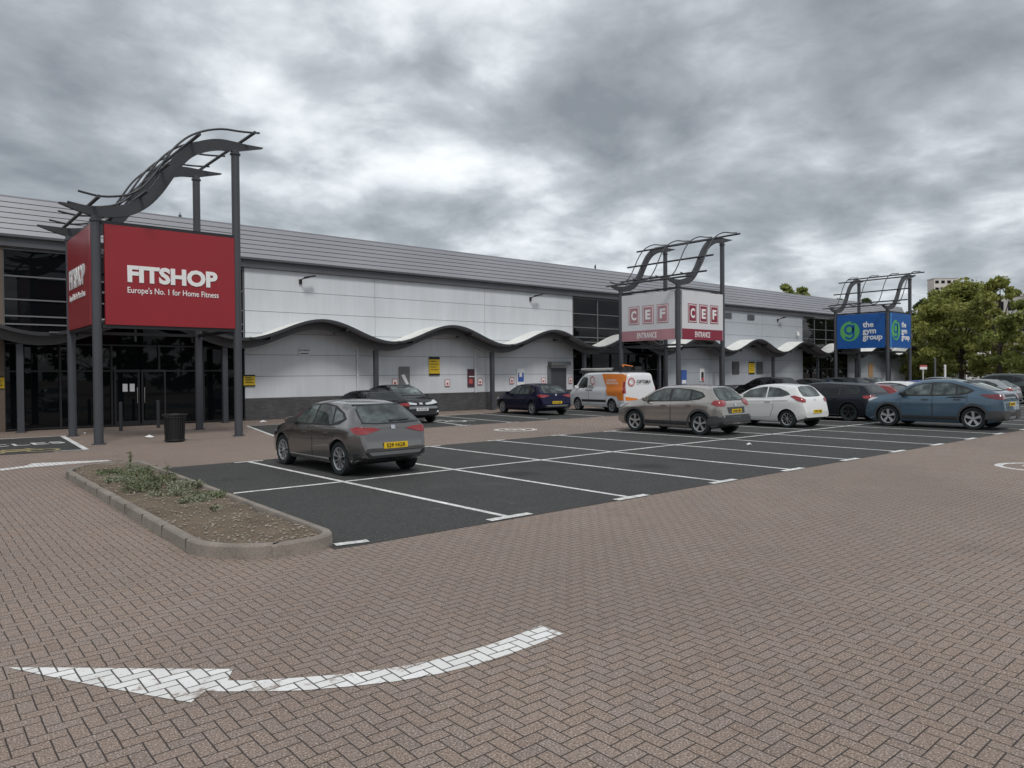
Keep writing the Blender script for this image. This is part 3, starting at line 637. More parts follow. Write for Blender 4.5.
b=MB()
for i in range(230):
    k=i%3
    if k==0: x,y=random.uniform(-3.2,-1.4),random.uniform(-.5,9)
    elif k==1: x,y=random.uniform(-3,9),random.uniform(-5,-.1)
    else: x,y=random.uniform(-2,12),random.uniform(15.9,23)
    r=random.uniform(.006,.02); a=random.uniform(0,6.3); z=.006
    if k==2 and 5.2<x and y<20.9: continue
    b.add([(x+r*math.cos(a),y+r*math.sin(a),z),(x+r*.4*math.cos(a+1.5),y+r*.4*math.sin(a+1.5),z+.005),(x-r*math.cos(a),y-r*math.sin(a),z+.002),(x+r*.4*math.cos(a-1.5),y+r*.4*math.sin(a-1.5),z+.004)],[(0,1,2,3)])
o=st(b.build('dry_leaf_litter',mat('dead_leaf',(.26,.18,.10),.9,noise=[(3,.6)])),'stuff'); tag(o,'tiny dead leaf fragments scattered over the block paving','leaf litter')
# ------------------------------------------------------------------ sign towers
CURVE=[(-.90,6.74,.03),(-.45,6.66,.17),(0,6.61,.27),(.45,6.66,.31),(.9,6.80,.33),(1.3,7.08,.34),(1.65,7.50,.34),(1.95,7.98,.34),(2.25,8.44,.34),(2.6,8.80,.34),(3.0,9.03,.34),(3.45,9.17,.33),(3.9,9.20,.30),(4.3,9.24,.18),(4.85,9.32,.03)]
def dense(c,n=4):
    o=[]
    for i in range(len(c)-1):
        p0,p1,p2,p3=[np.array(c[max(0,min(len(c)-1,i+k))]) for k in (-1,0,1,2)]
        for j in range(n):
            t=j/n; o.append(.5*((2*p1)+(-p0+p2)*t+(2*p0-5*p1+4*p2-p3)*t*t+(-p0+3*p1-3*p2+p3)*t**3))
    o.append(np.array(c[-1])); return o
DC=dense(CURVE)
def zat(x): return float(np.interp(x,[p[0] for p in DC],[p[1] for p in DC]))
def tower(x,label,kind):
    t=thing('sign_tower',label,'sign tower',(x,16.15,0),0,'sign towers in front of the shops'); D4=3.91
    for px,py,hh in ((0,0,6.50),(3.97,0,9.1),(0,D4,6.50),(3.97,D4,9.1)):
        b=MB(); b.cyl((px,py,0),.125,hh,20); p=b.build('pole',M['mid'],t,smooth=40); b=MB(); b.cyl((px,py,0.0),.19,.02,20); b.cyl((px,py,hh-.16),.16,.05,16); b.build('collar',M['mid'],p)
    for py in (0,D4):
        b=MB(); vs=[];fs=[];N=len(DC)
        for i,p in enumerate(DC):
            q=DC[min(i+1,N-1)]-DC[max(i-1,0)]; l=math.hypot(q[0],q[1]); nx,nz=-q[1]/l,q[0]/l; hf=p[2]/2
            for s,yy in ((1,-.07),(1,.07),(-1,.07),(-1,-.07)): vs.append((p[0]+nx*hf*s,py+yy,p[1]+nz*hf*s))
        for i in range(N-1):
            a=i*4;c=a+4; fs+=[(a,a+1,c+1,c),(a+1,a+2,c+2,c+1),(a+2,a+3,c+3,c+2),(a+3,a,c,c+3)]
        fs+=[(0,3,2,1),((N-1)*4,(N-1)*4+1,(N-1)*4+2,(N-1)*4+3)]
        b.add(vs,fs); b.build('curved_beam',M['dark'],t,smooth=35)
    for px in (-.08,1.15,1.9,2.75,4.25):
        z=zat(px)+.24; nx=0
        if 1.3<px<2.8: nx=-.16; z-=.06
        b=MB(); b.tube([(px+nx,-.95,z),(px+nx,D4+1.0,z)],.05,10); b.build('cross_tube',M['dark'],t,smooth=60)
    for py in (-.55,1.05,2.6,4.25):
        pts=[]
        for p in DC:
            if p[0]<-.65 or p[0]>4.7: continue
            i=[k for k in range(len(DC)) if DC[k][0]>=p[0]][0]; q=DC[min(i+1,len(DC)-1)]-DC[max(i-1,0)]; l=math.hypot(q[0],q[1]); pts.append((p[0]-q[1]/l*.34,py,p[1]+q[0]/l*.34))
        b=MB(); b.tube(pts,.032,7); b.build('rib',M['dark'],t,smooth=60)
    # box frame behind the boards
    for (a,c) in (((.13,-.06,6.28),(3.85,.06,6.38)),((.13,-.06,3.32),(3.85,.06,3.42)),((-.06,.13,6.28),(.06,3.8,6.38)),((-.06,.13,3.32),(.06,3.8,3.42)),((.13,D4-.06,6.28),(3.85,D4+.06,6.38)),((.13,D4-.06,3.32),(3.85,D4+.06,3.42)),((3.91,.13,6.28),(4.03,3.8,6.38)),((3.91,.13,3.32),(4.03,3.8,3.42))): part_box(t,'frame_rail',a,c,M['frame'])
    for z in (4.3,5.5): part_box(t,'fixing_clip',(.13,-.03,z),(.2,.03,z+.06),M['framel'])
    face={'fit':'red','cef':'offwhite','gym':'blue'}[kind]
    z0,z1=(3.42,6.28) if kind=='fit' else ((3.66,6.2) if kind!='gym' else (3.66,6.26))
    def board(side):
        b=MB()
        if side=='front': b.box((.20,-.10,z0),(3.87,.02,z1))
        else: b.box((-.10,.15,z0),(.02,3.76,z1))
        return b.build('sign_board',M[face],t)
    def put(par,me,u,z,side,dep=.0):   # u: metres from left edge of the board face
        if side=='front': return link('lettering',me,par,(.20+u,-.102-dep,z),FRONT)
        return link('lettering',me,par,(-.102-dep,3.76-u,z),LEFTF)
    def slab(par,nm,u0,u1,z0_,z1_,m,side,dep=.0,th=.006):
        b=MB()
        if side=='front': b.box((.20+u0,-.102-dep-th,z0_),(.20+u1,-.102-dep,z1_))
        else: b.box((-.102-dep-th,3.76-u1,z0_),(-.102-dep,3.76-u0,z1_))
        return b.build(nm,m,par)
    for side in ('front','side'):
        bo=board(side); w_=3.63
        if kind=='fit':
            if side=='front':
                put(bo,textmesh('FITSHOP',2.55,.50,M['white'],.045,.02),.58,4.66,side); put(bo,textmesh("Europe's No. 1 for Home Fitness",2.58,.235,M['white'],.008,.012),.58,4.30,side)
            else:
                put(bo,textmesh('FITSHOP',2.4,.62,M['white'],.045,.02),.35,4.66,side); put(bo,textmesh("Europe's No. 1 for Home Fitness",2.4,.26,M['white'],.008,.012),.35,4.25,side)
            if side=='side':
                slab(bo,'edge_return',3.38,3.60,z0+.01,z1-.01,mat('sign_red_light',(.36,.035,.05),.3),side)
        elif kind=='cef':
            MR=M['maroon'] if side=='front' else M['paler']
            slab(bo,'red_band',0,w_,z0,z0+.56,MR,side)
            put(bo,textmesh('ENTRANCE',1.35,.30,M['white'],.012,.008),1.1,z0+.13,side,.006)
            for k,ch in enumerate('CEF'):
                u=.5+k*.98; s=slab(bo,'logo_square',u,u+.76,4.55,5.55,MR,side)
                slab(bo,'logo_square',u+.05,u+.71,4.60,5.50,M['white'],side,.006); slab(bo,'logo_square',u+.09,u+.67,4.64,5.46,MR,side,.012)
                put(bo,textmesh(ch,.36,.52,M['white'],.04,.008),u+.2,4.79,side,.018)
        else:
            k=1.0 if side=='side' else .98
            put(bo,textmesh('the\ngym\ngroup',1.45,1.5,M['white'],.028,.012,'L'),1.98,4.15,side)
            # round green emblem with a letter inside
            cz,cu=4.98,1.0; b=MB(); N=40; pos=lambda u,z,d: ((.20+u,-.102-d,z) if side=='front' else (-.102-d,3.76-u,z))
            vs=[pos(cu+.74*math.cos(2*PI*i/N),cz+.76*math.sin(2*PI*i/N),.004) for i in range(N)]; b.add(vs,[tuple(range(N-1,-1,-1))] ); b.build('round_emblem',M['green'],bo)
            b=MB(); G8=[]
            def gq(P4): n0=len(b.v); b.add([pos(cu+u,cz+z,.010) for u,z in P4],[tuple(range(len(P4)))])
            for i in range(24):
                a0,a1=2*PI*i/24,2*PI*(i+1)/24; gq([(.22*math.cos(a0)-.05,.24*math.sin(a0)+.14),(.38*math.cos(a0)-.05,.40*math.sin(a0)+.14),(.38*math.cos(a1)-.05,.40*math.sin(a1)+.14),(.22*math.cos(a1)-.05,.24*math.sin(a1)+.14)])
            for i in range(12):
                a0,a1=-PI*i/14,-PI*(i+1)/14; gq([(.24*math.cos(a0)-.03,.20*math.sin(a0)-.28),(.40*math.cos(a0)-.03,.36*math.sin(a0)-.28),(.40*math.cos(a1)-.03,.36*math.sin(a1)-.28),(.24*math.cos(a1)-.03,.20*math.sin(a1)-.28)])
            gq([(.21,-.28),(.37,-.28),(.37,.5),(.21,.5)]); b.build('emblem_letter',M['blue'],bo)
            slab(bo,'top_slot',cu+.1,cu+.6,cz+.62,cz+.72,M['blue'],side,.008)
            if side=='front': slab(bo,'edge_stripe',.02,.22,z0+.02,z1-.02,M['skyblue'],side)
    return t
tower(.71,'sign tower with red boards and white lettering at the left, under a swooping steel frame','fit')
tower(27.46,'sign tower with white and maroon boards with three boxed letters, middle of the building','cef')
tower(52.55,'farthest sign tower with bright blue boards and green round emblem','gym')

# litter bin, bollards
t=thing('litter_bin','black slatted round litter bin standing between the two front poles of the red sign tower','litter bin',(2.56,15.45,0))
b=MB(); b.cyl((0,0,.02),.235,.70,20,.265); b.build('liner',M['black'],t,smooth=40)
for i in range(22):
    a=2*PI*i/22; c,s_=math.cos(a),math.sin(a); b=MB(); b.tube([(.25*c,.25*s_,.03),(.265*c,.265*s_,.4),(.285*c,.285*s_,.70),(.33*c,.33*s_,.80)],.016,5); b.build('slat',M['black'],t)
b=MB(); ringv=[(.335*math.cos(2*PI*i/24),.335*math.sin(2*PI*i/24),.80) for i in range(25)]; b.tube(ringv,.02,6); b.tube([(.27*x/.335,.27*y/.335,.06) for x,y,z in ringv],.02,6); b.build('rim',M['black'],t,smooth=60)
b=MB(); b.cyl((0,0,.0),.22,.02,16); b.build('base',M['black'],t)
for x,y,lb in ((2.42,21.45,'grey steel bollard behind the left poles of the red sign tower'),(3.85,22.2,'grey steel bollard behind the litter bin near the doors')):
    t=thing('bollard',lb,'bollard',(x,y,0),0,'bollards in front of the first entrance'); b=MB(); b.cyl((0,0,0),.06,1.0,14); b.build('post',M['dark'],t,smooth=40); b=MB(); b.cyl((0,0,1.0),.07,.03,14,.03); b.build('cap',M['mid'],t)

exec_cars=True
# ------------------------------------------------------------------ vehicles
def pchip(pts):
    x=np.array([p[0] for p in pts],float); y=np.array([p[1] for p in pts],float); hh=np.diff(x); d=np.diff(y)/hh; n=len(x); m=np.zeros(n)
    for i in range(1,n-1):
        if d[i-1]*d[i]>0: w1=2*hh[i]+hh[i-1]; w2=hh[i]+2*hh[i-1]; m[i]=(w1+w2)/(w1/d[i-1]+w2/d[i])
    m[0]=d[0]; m[-1]=d[-1]
    def f(t):
        t=min(max(t,x[0]),x[-1]); i=min(max(int(np.searchsorted(x,t))-1,0),n-2); u=(t-x[i])/hh[i]
        return float((1+2*u)*(1-u)**2*y[i]+u*(1-u)**2*hh[i]*m[i]+u*u*(3-2*u)*y[i+1]+u*u*(u-1)*hh[i]*m[i+1])
    return f
def bodymesh(sp):
    L,Wd,H=sp['L'],sp['W'],sp['H']; top=pchip(sp['top']); belt=pchip(sp['belt']); rw=sp.get('roofw',.70)
    zb=pchip([(0,.36),(.25,.26),(.6,sp.get('gc',.19)),(L-.7,sp.get('gc',.19)),(L-.2,.22),(L,.30)])
    N=84; ss=[]
    for i in range(N+1): ss.append(L*(.5-.5*math.cos(PI*i/N)))
    slope=(.93-rw)*Wd/2/(H-belt(L*.45)); vs=[]; K=17
    for s in ss:
        zt=top(s); z0=min(zb(s),zt-.12); Bz=min(belt(s),zt-.012)
        w=Wd/2
        tr=sp.get('tr',.62); tf=sp.get('tf',.95); ar=sp.get('ar',.17); af=sp.get('af',.20)
        if s<tr: w*=1-ar*(1-s/tr)**2.6
        if s>L-tf: w*=1-af*(1-(L-s)/tf)**2.8
        hh=Bz-z0; g=zt-Bz
        def tum(z): return .93*w-slope*max(0,z-Bz)-sp.get('gt',.11)*max(0,1-s/1.3)**1.3*max(0,min(1,(z-Bz)/.4))
        wt=max(tum(zt),.2); cr=min(.06,g*.35)
        pts=[(0,z0),(.78*w,z0),(.93*w,z0+.03*hh),(.985*w,z0+.16*hh),(1.0*w,z0+.42*hh),(.992*w,z0+.62*hh),(.998*w,z0+.80*hh),(.975*w,z0+.93*hh),(.93*w,Bz),
             (tum(Bz+g*.3),Bz+g*.3),(tum(Bz+g*.62),Bz+g*.62),(tum(Bz+g*.88)-.2*cr,Bz+g*.88),(wt-.9*cr-.02,zt-.30*cr-.004),(.82*wt-.4*cr,zt-.018*min(1,g*4)),(.55*wt,zt-.007),(.28*wt,zt-.002),(0,zt)]
        vs+= [(x,s-L/2,z) for x,z in pts]+[(-x,s-L/2,z) for x,z in pts[-2:0:-1]]
    n=2*K-2; fs=[]
    for i in range(N):
        for k in range(n): fs.append((i*n+k,i*n+(k+1)%n,(i+1)*n+(k+1)%n,(i+1)*n+k))
    fs.append(tuple(range(n))); fs.append(tuple(range(N*n+n-1,N*n-1,-1)))
    return vs,fs
def make_decal(bvh,poly,mode,off,L,cell=.09,WD=1.8):
    bm=bmesh.new(); f=bm.faces.new([bm.verts.new((u,v,0)) for u,v in poly])
    us=[p[0] for p in poly]; vv=[p[1] for p in poly]
    for ax,(a,c) in ((0,(min(us),max(us))),(1,(min(vv),max(vv)))):
        n=max(1,int((c-a)/cell)); 
        for i in range(1,n):
            co_=[0,0,0]; co_[ax]=a+(c-a)*i/n; no=[0,0,0]; no[ax]=1
            bmesh.ops.bisect_plane(bm,geom=bm.verts[:]+bm.edges[:]+bm.faces[:],plane_co=co_,plane_no=no)
    for v in bm.verts:
        u,w=v.co.x,v.co.y
        if mode=='L': o,d=Vector((-4,u-L/2,w)),Vector((1,0,0))
        elif mode=='R': o,d=Vector((4,u-L/2,w)),Vector((-1,0,0))
        elif mode in 'CcDd': sx_=-1 if mode in 'CD' else 1; sy_=-1 if mode in 'Cc' else 1; o,d=Vector((sx_*(WD/2-.7071*u*.7071-2.1),0,w)),None; o=Vector((sx_*(WD/2-u*.5+2.1),sy_*(L/2+u*.5+2.1),w)); d=Vector((-sx_,-sy_,0)).normalized()
        elif mode=='B': o,d=Vector((u,-L,w)),Vector((0,1,0))
        elif mode=='F': o,d=Vector((u,L,w)),Vector((0,-1,0))
        else: o,d=Vector((u,w-L/2,4)),Vector((0,0,-1))
        hit=bvh.ray_cast(o,d)
        k=0
        while hit[0] is None and k<40:
            k+=1
            if mode in 'LR': o.y*=.995
            else: o.x*=.97
            hit=bvh.ray_cast(o,d)
        if hit[0] is None: hit=bvh.find_nearest(Vector((o.x*.2,o.y*.5,w)))
        nrm=hit[1]
        if nrm.dot(d)>0: nrm=-nrm
        v.co=hit[0]+nrm*off
    bmesh.ops.recalc_face_normals(bm,faces=bm.faces); vs=[v.co[:] for v in bm.verts]; bm.verts.index_update(); fs=[[v.index for v in f.verts] for f in bm.faces]; bm.free()
    return vs,fs
_wheel={}
def wheelmeshes(r,style):
    k=(r,style)
    if k in _wheel: return _wheel[k]
    rr=r*.68; wd=.20; prof=[(rr,-wd/2+.01),(rr+.02,-wd/2),(r*.93,-wd/2),(r*.985,-wd/2+.02),(r,-wd/2+.05),(r,wd/2-.05),(r*.985,wd/2-.02),(r*.93,wd/2),(rr+.02,wd/2),(rr,wd/2-.01),(rr-.02,wd/2-.04),(rr-.02,-wd/2+.04)]
    n=32; b=MB(); m=len(prof); vs=[(p[1],p[0]*math.cos(2*PI*i/n),p[0]*math.sin(2*PI*i/n)) for i in range(n) for p in prof]
    b.add(vs,[(i*m+k_,i*m+(k_+1)%m,((i+1)%n)*m+(k_+1)%m,((i+1)%n)*m+k_) for i in range(n) for k_ in range(m)]); ty=b.mesh('wheel',M['tyre'],35)
    b=MB()   # rim: dark dish + bright lip + spokes; outer side is -X
    b.k=1; vs=[(-.02,rr*.97*math.cos(2*PI*i/n),rr*.97*math.sin(2*PI*i/n)) for i in range(n)]; b.add(vs,[tuple(range(n))])
    b.k=0; vs=[]
    for i in range(n):
        c,s_=math.cos(2*PI*i/n),math.sin(2*PI*i/n); vs+=[(-.088,rr*c,rr*s_),(-.094,rr*.985*c,rr*.985*s_),(-.086,rr*.92*c,rr*.92*s_),(-.04,rr*.90*c,rr*.90*s_)]
    b.add(vs,[(i*4+k_,i*4+k_+1,((i+1)%n)*4+k_+1,((i+1)%n)*4+k_) for i in range(n) for k_ in range(3)])
    ns,sw=style
    for i in range(ns):
        a=2*PI*i/ns+.3; c,s_=math.cos(a),math.sin(a); u=Vector((0,c,s_)); w=Vector((0,-s_,c))
        P_=[]
        for t_,wd_,x in ((.05,sw*.55,-.075),(.93,sw,-.088)):
            for sgn in (-1,1): P_.append(u*rr*t_+w*wd_*rr*sgn+Vector((x,0,0)))
            for sgn in (-1,1): P_.append(u*rr*t_+w*wd_*rr*sgn*1.15+Vector((x+.04,0,0)))
        b.add(P_,[(0,1,5,4),(0,4,6,2),(1,3,7,5)])
    b.add([(-.092,rr*.17*math.cos(2*PI*i/12),rr*.17*math.sin(2*PI*i/12)) for i in range(12)]+[(-.06,rr*.2*math.cos(2*PI*i/12),rr*.2*math.sin(2*PI*i/12)) for i in range(12)],[tuple(range(12))]+[(i,(i+1)%12,12+(i+1)%12,12+i) for i in range(12)])
    _wheel[k]=(ty,b); return _wheel[k]
_rimc={}
def arc(cx,cz,r,a0,a1,n=16): return [(cx+r*math.cos(R(a0+(a1-a0)*i/n)),cz+r*math.sin(R(a0+(a1-a0)*i/n))) for i in range(n+1)]
_cyl=None
def make_car(name,label,cat,sp,pm,loc,rz,group='cars parked on the retail park',plate=None,frontplate=None):
    L,Wd,H,rw_=sp['L'],sp['W'],sp['H'],sp['r']; ar,af=sp['ax']
    t=thing(name,label,cat,(loc[0],loc[1],.004),rz,group)
    vs,fs=bodymesh(sp); bvh=BVHTree.FromPolygons([Vector(v) for v in vs],fs)
    b=MB(); b.add(vs,fs); me=b.mesh('body',pm); me.materials.append(M['hub'])
    body=link('body',me,t)
    # wheel arches cut out with a boolean
    cb_=MB()
    for s in (ar,af):
        for sx in (-1,1):
            n=28; x0,x1=(Wd/2-.30)*sx,(Wd/2+.2)*sx; r=rw_+.05
            vv=[(x0,s-L/2+r*math.cos(2*PI*i/n),rw_+r*math.sin(2*PI*i/n)) for i in range(n)]+[(x1,s-L/2+r*math.cos(2*PI*i/n),rw_+r*math.sin(2*PI*i/n)) for i in range(n)]
            ff=[(i,(i+1)%n,n+(i+1)%n,n+i) for i in range(n)]+[tuple(range(n-1,-1,-1)),tuple(range(n,2*n))]
            if sx<0: ff=[f[::-1] for f in ff]
            cb_.add(vv,ff)
    cme=cb_.mesh('c',M['hub']); bmx=bmesh.new(); bmx.from_mesh(cme); bmesh.ops.recalc_face_normals(bmx,faces=bmx.faces); bmx.to_mesh(cme); bmx.free()
    bmx=bmesh.new(); bmx.from_mesh(me); bmesh.ops.recalc_face_normals(bmx,faces=bmx.faces); bmx.to_mesh(me); bmx.free()
    co_=bpy.data.objects.new('c',cme); COL.objects.link(co_); tmp=bpy.data.objects.new('tmp',me); COL.objects.link(tmp)
    md=tmp.modifiers.new('b','BOOLEAN'); md.operation='DIFFERENCE'; md.object=co_; md.solver='EXACT'; md.material_mode='TRANSFER'
    dg=bpy.context.evaluated_depsgraph_get(); dg.update(); me2=bpy.data.meshes.new_from_object(tmp.evaluated_get(dg)); bpy.data.objects.remove(tmp); bpy.data.objects.remove(co_)
    for p in me2.polygons: p.use_smooth=True
    me2.set_sharp_from_angle(angle=R(38)); body.data=me2
    def dc(nm,poly,modes,m,off,par=t,cell=.09):
        r_=None
        for mo in modes:
            b=MB(); v_,f_=make_decal(bvh,poly,mo,off,L,.045 if mo in 'CcDd' else cell,Wd); b.add(v_,f_); r_=b.build(nm,m,par,smooth=50)
        return r_
    mir=lambda poly: [(-u,v) for u,v in poly][::-1]
    # doors as their own skins over a dark shut line
    for d in sp.get('doors',[]):
        for mo in 'LR':
            cx=sum(p[0] for p in d)/len(d); cz=sum(p[1] for p in d)/len(d)
            big=[(cx+(u-cx)*(1+.011/abs(max(.3,u-cx) if u>cx else min(-.3,u-cx))),cz+(v-cz)*1.015) for u,v in d]
            o=dc('door',d,mo,pm,.0045); dc('door_gap',big,mo,M['hub'],.0022,o)
    for hs,hz in sp.get('handles',[]):
        for sx in (-1,1):
            hit=bvh.ray_cast(Vector((4*sx,hs-L/2,hz)),Vector((-sx,0,0)))
            if hit[0]: 
                b=MB(); x=hit[0].x; b.box((min(x,x+.035*sx),hs-L/2-.1,hz-.014),(max(x,x+.035*sx),hs-L/2+.1,hz+.014)); b.build('door_handle',sp.get('handle_m',pm),t)
    if 'dlo' in sp:
        for mo in 'LR': dc('window_surround',sp['dlo'],mo,M['trim'],.007)
    for p in sp.get('side',[]):
        for mo in 'LR': dc('side_window',p,mo,sp.get('glass',M['carglass']),.010)
    if 'rear' in sp:
        cx=0; rr=sp['rear']; dc('rear_window_surround',[(u*1.05,v+(.014 if v>sum(q[1] for q in rr)/len(rr) else -.014)) for u,v in rr],'B',M['trim'],.006)
        dc('rear_window',rr,'B',sp.get('glass',M['carglass']),.009)
    if 'wind' in sp: dc('windscreen',sp['wind'],'F',sp.get('glass',M['carglass']),.007)
    for nm,poly,mo,m,off in sp.get('extra',[]):
        ms=mo.replace('M','')
        if 'M' in mo:
            if ms in ('B','F','T'): dc(nm,poly,ms,M.get(m,pm),off); dc(nm,mir(poly),ms,M.get(m,pm),off)
        else:
            for q in ms: dc(nm,poly,q,M.get(m,pm),off)
    if sp.get('clad'):
        cm=M[sp['clad']]
        for s in (ar,af):
            r0,r1=rw_+.045,rw_+.115; ring_=arc(s,rw_,r1,-8,188)+arc(s,rw_,r0,188,-8)
            for mo in 'LR': dc('arch_trim',ring_,mo,cm,.006,cell=.2)
        for mo in 'LR': dc('sill_trim',[(ar+rw_+.11,.20),(af-rw_-.11,.20),(af-rw_-.09,.41),(ar+rw_+.09,.41)],mo,cm,.008)
    # wheels
    ty,rb=wheelmeshes(rw_,sp.get('rim',(5,.12))); key=(rw_,sp.get('rim',(5,.12)),sp.get('rimm','alloy'))
    if key not in _rimc: _rimc[key]=rb.mesh('rim',[M[key[2]],M['hub']],30)
    for s in (ar,af):
        for sx in (-1,1):
            wv=link('wheel',ty,t,(sx*(Wd/2-.125),s-L/2,rw_),(0,0,0 if sx<0 else PI)); link('rim',_rimc[key],wv)
    # mirrors
    ms,mz=sp['mir']
    for sx in (-1,1):
        hit=bvh.ray_cast(Vector((4*sx,ms-L/2,mz)),Vector((-sx,0,0)))
        x=hit[0].x if hit[0] else sx*Wd/2; b=MB(); y=ms-L/2
        c=(x+sx*.14,y,mz+.02); vs_=[];n=8
        for q,(dy,k) in enumerate(((.09,.45),(.05,.85),(-.02,1),(-.07,.95))):
            for i in range(n): a=2*PI*i/n+PI/8; vs_.append((c[0]+.125*k*math.cos(a),c[1]+dy,c[2]+.085*k*math.sin(a)))
        b.add(vs_,[(q*n+i,q*n+(i+1)%n,(q+1)*n+(i+1)%n,(q+1)*n+i) for q in range(3) for i in range(n)]+[tuple(range(n)),tuple(range(4*n-1,3*n-1,-1))])
        b.tube([(x-sx*.01,y,mz-.03),(x+sx*.07,y,mz-.03)],.03,6); b.build('door_mirror',sp.get('mirm',pm),t,smooth=50)
    def mkplate(pz,sgn,txt,m):
        hit=bvh.ray_cast(Vector((0,-L*sgn,pz)),Vector((0,sgn,0))); y=hit[0].y-sgn*.022
        b=MB(); b.box((-.26,min(y,y+sgn*.012),pz-.056),(.26,max(y,y+sgn*.012),pz+.056)); o=b.build('number_plate',m,t)
        link('lettering',textmesh(txt,.42,.075,M['black'],.015,.002),o,(-.21*sgn,y-sgn*.003,pz-.038),FRONT if sgn>0 else (R(90),0,PI))
    if plate: mkplate(sp['pz'],1,plate,M['plate'])
    if frontplate: mkplate(sp.get('fpz',.45),-1,frontplate,M['platew'])
    return t
def tscale(pts,k): return [(s,z*k) for s,z in pts]
# tail lights and front lights: (name, polygon, views, material, offset)
LEON=dict(L=4.26,W=1.82,H=1.46,r=.325,ax=(.80,3.44),roofw=.66,
 top=[(0,.56),(.035,.70),(.07,.80),(.12,.97),(.18,1.03),(.56,1.29),(.66,1.365),(.85,1.405),(1.6,1.46),(2.2,1.43),(2.6,1.33),(3.12,1.04),(3.3,.98),(3.85,.86),(4.12,.74),(4.22,.62),(4.26,.48)],
 belt=[(0,.99),(1,.95),(2.2,.90),(3.2,.85),(4.26,.72)],
 doors=[[(1.10,.34),(1.9,.32),(1.9,.92),(.98,.94),(.98,.72),(1.14,.60)],[(1.93,.32),(2.98,.32),(3.02,.50),(2.98,.90),(1.93,.92)]],handles=[(1.25,.82),(2.25,.79)],
 dlo=[(.66,1.10),(.86,1.22),(1.25,1.345),(1.7,1.385),(2.2,1.36),(2.55,1.27),(3.02,.98),(2.96,.93),(1.2,.955),(.86,1.00)],
 side=[[(2.02,.965),(2.02,1.345),(2.2,1.33),(2.52,1.245),(2.92,.97)],[(1.16,.985),(1.94,.965),(1.94,1.35),(1.7,1.355),(1.27,1.315)],[(.76,1.10),(1.10,1.0),(1.19,1.27),(.90,1.20)]],
 rear=[(-.60,1.04),(-.50,1.33),(-.25,1.355),(.25,1.355),(.50,1.33),(.60,1.04),(.3,1.02),(-.3,1.02)],wind=[(-.66,1.07),(.66,1.07),(.54,1.38),(.2,1.41),(-.2,1.41),(-.54,1.38)],
 extra=[('tail_light',[(-.30,.925),(-.12,.83),(.16,.825),(.46,.905),(.28,.945),(-.1,.965)],'Cc','tail',.013),('headlight',[(-.42,.74),(-.1,.64),(.40,.58),(.44,.66),(-.1,.78)],'Dd','lens',.013),('rear_bumper_insert',[(-.74,.36),(.74,.36),(.70,.46),(.52,.53),(-.52,.53),(-.70,.46)],'B','',.0),
  ('diffuser',[(-.84,.25),(.84,.25),(.80,.44),(.56,.50),(-.56,.50),(-.80,.44)],'B','trim',.009),('lower_trim',[(-.52,.42),(.52,.42),(.60,.485),(-.60,.485)],'B','sil',.012),
  ('badge',[(-.045,.905),(.045,.905),(.045,.975),(-.045,.975)],'B','chrome',.012),
  ('spoiler_shadow',[(-.52,1.352),(.52,1.352),(.50,1.372),(-.50,1.372)],'B','trim',.012),
  ('wiper',[(-.02,1.045),(.42,1.06),(.42,1.075),(-.02,1.075)],'B','trim',.02),
  ('grille',[(-.4,.50),(.4,.50),(.42,.62),(-.42,.62)],'F','trim',.008),
  ],
 rim=(10,.045),mir=(2.88,.98),pz=.60)
LEON['extra'].pop(2)
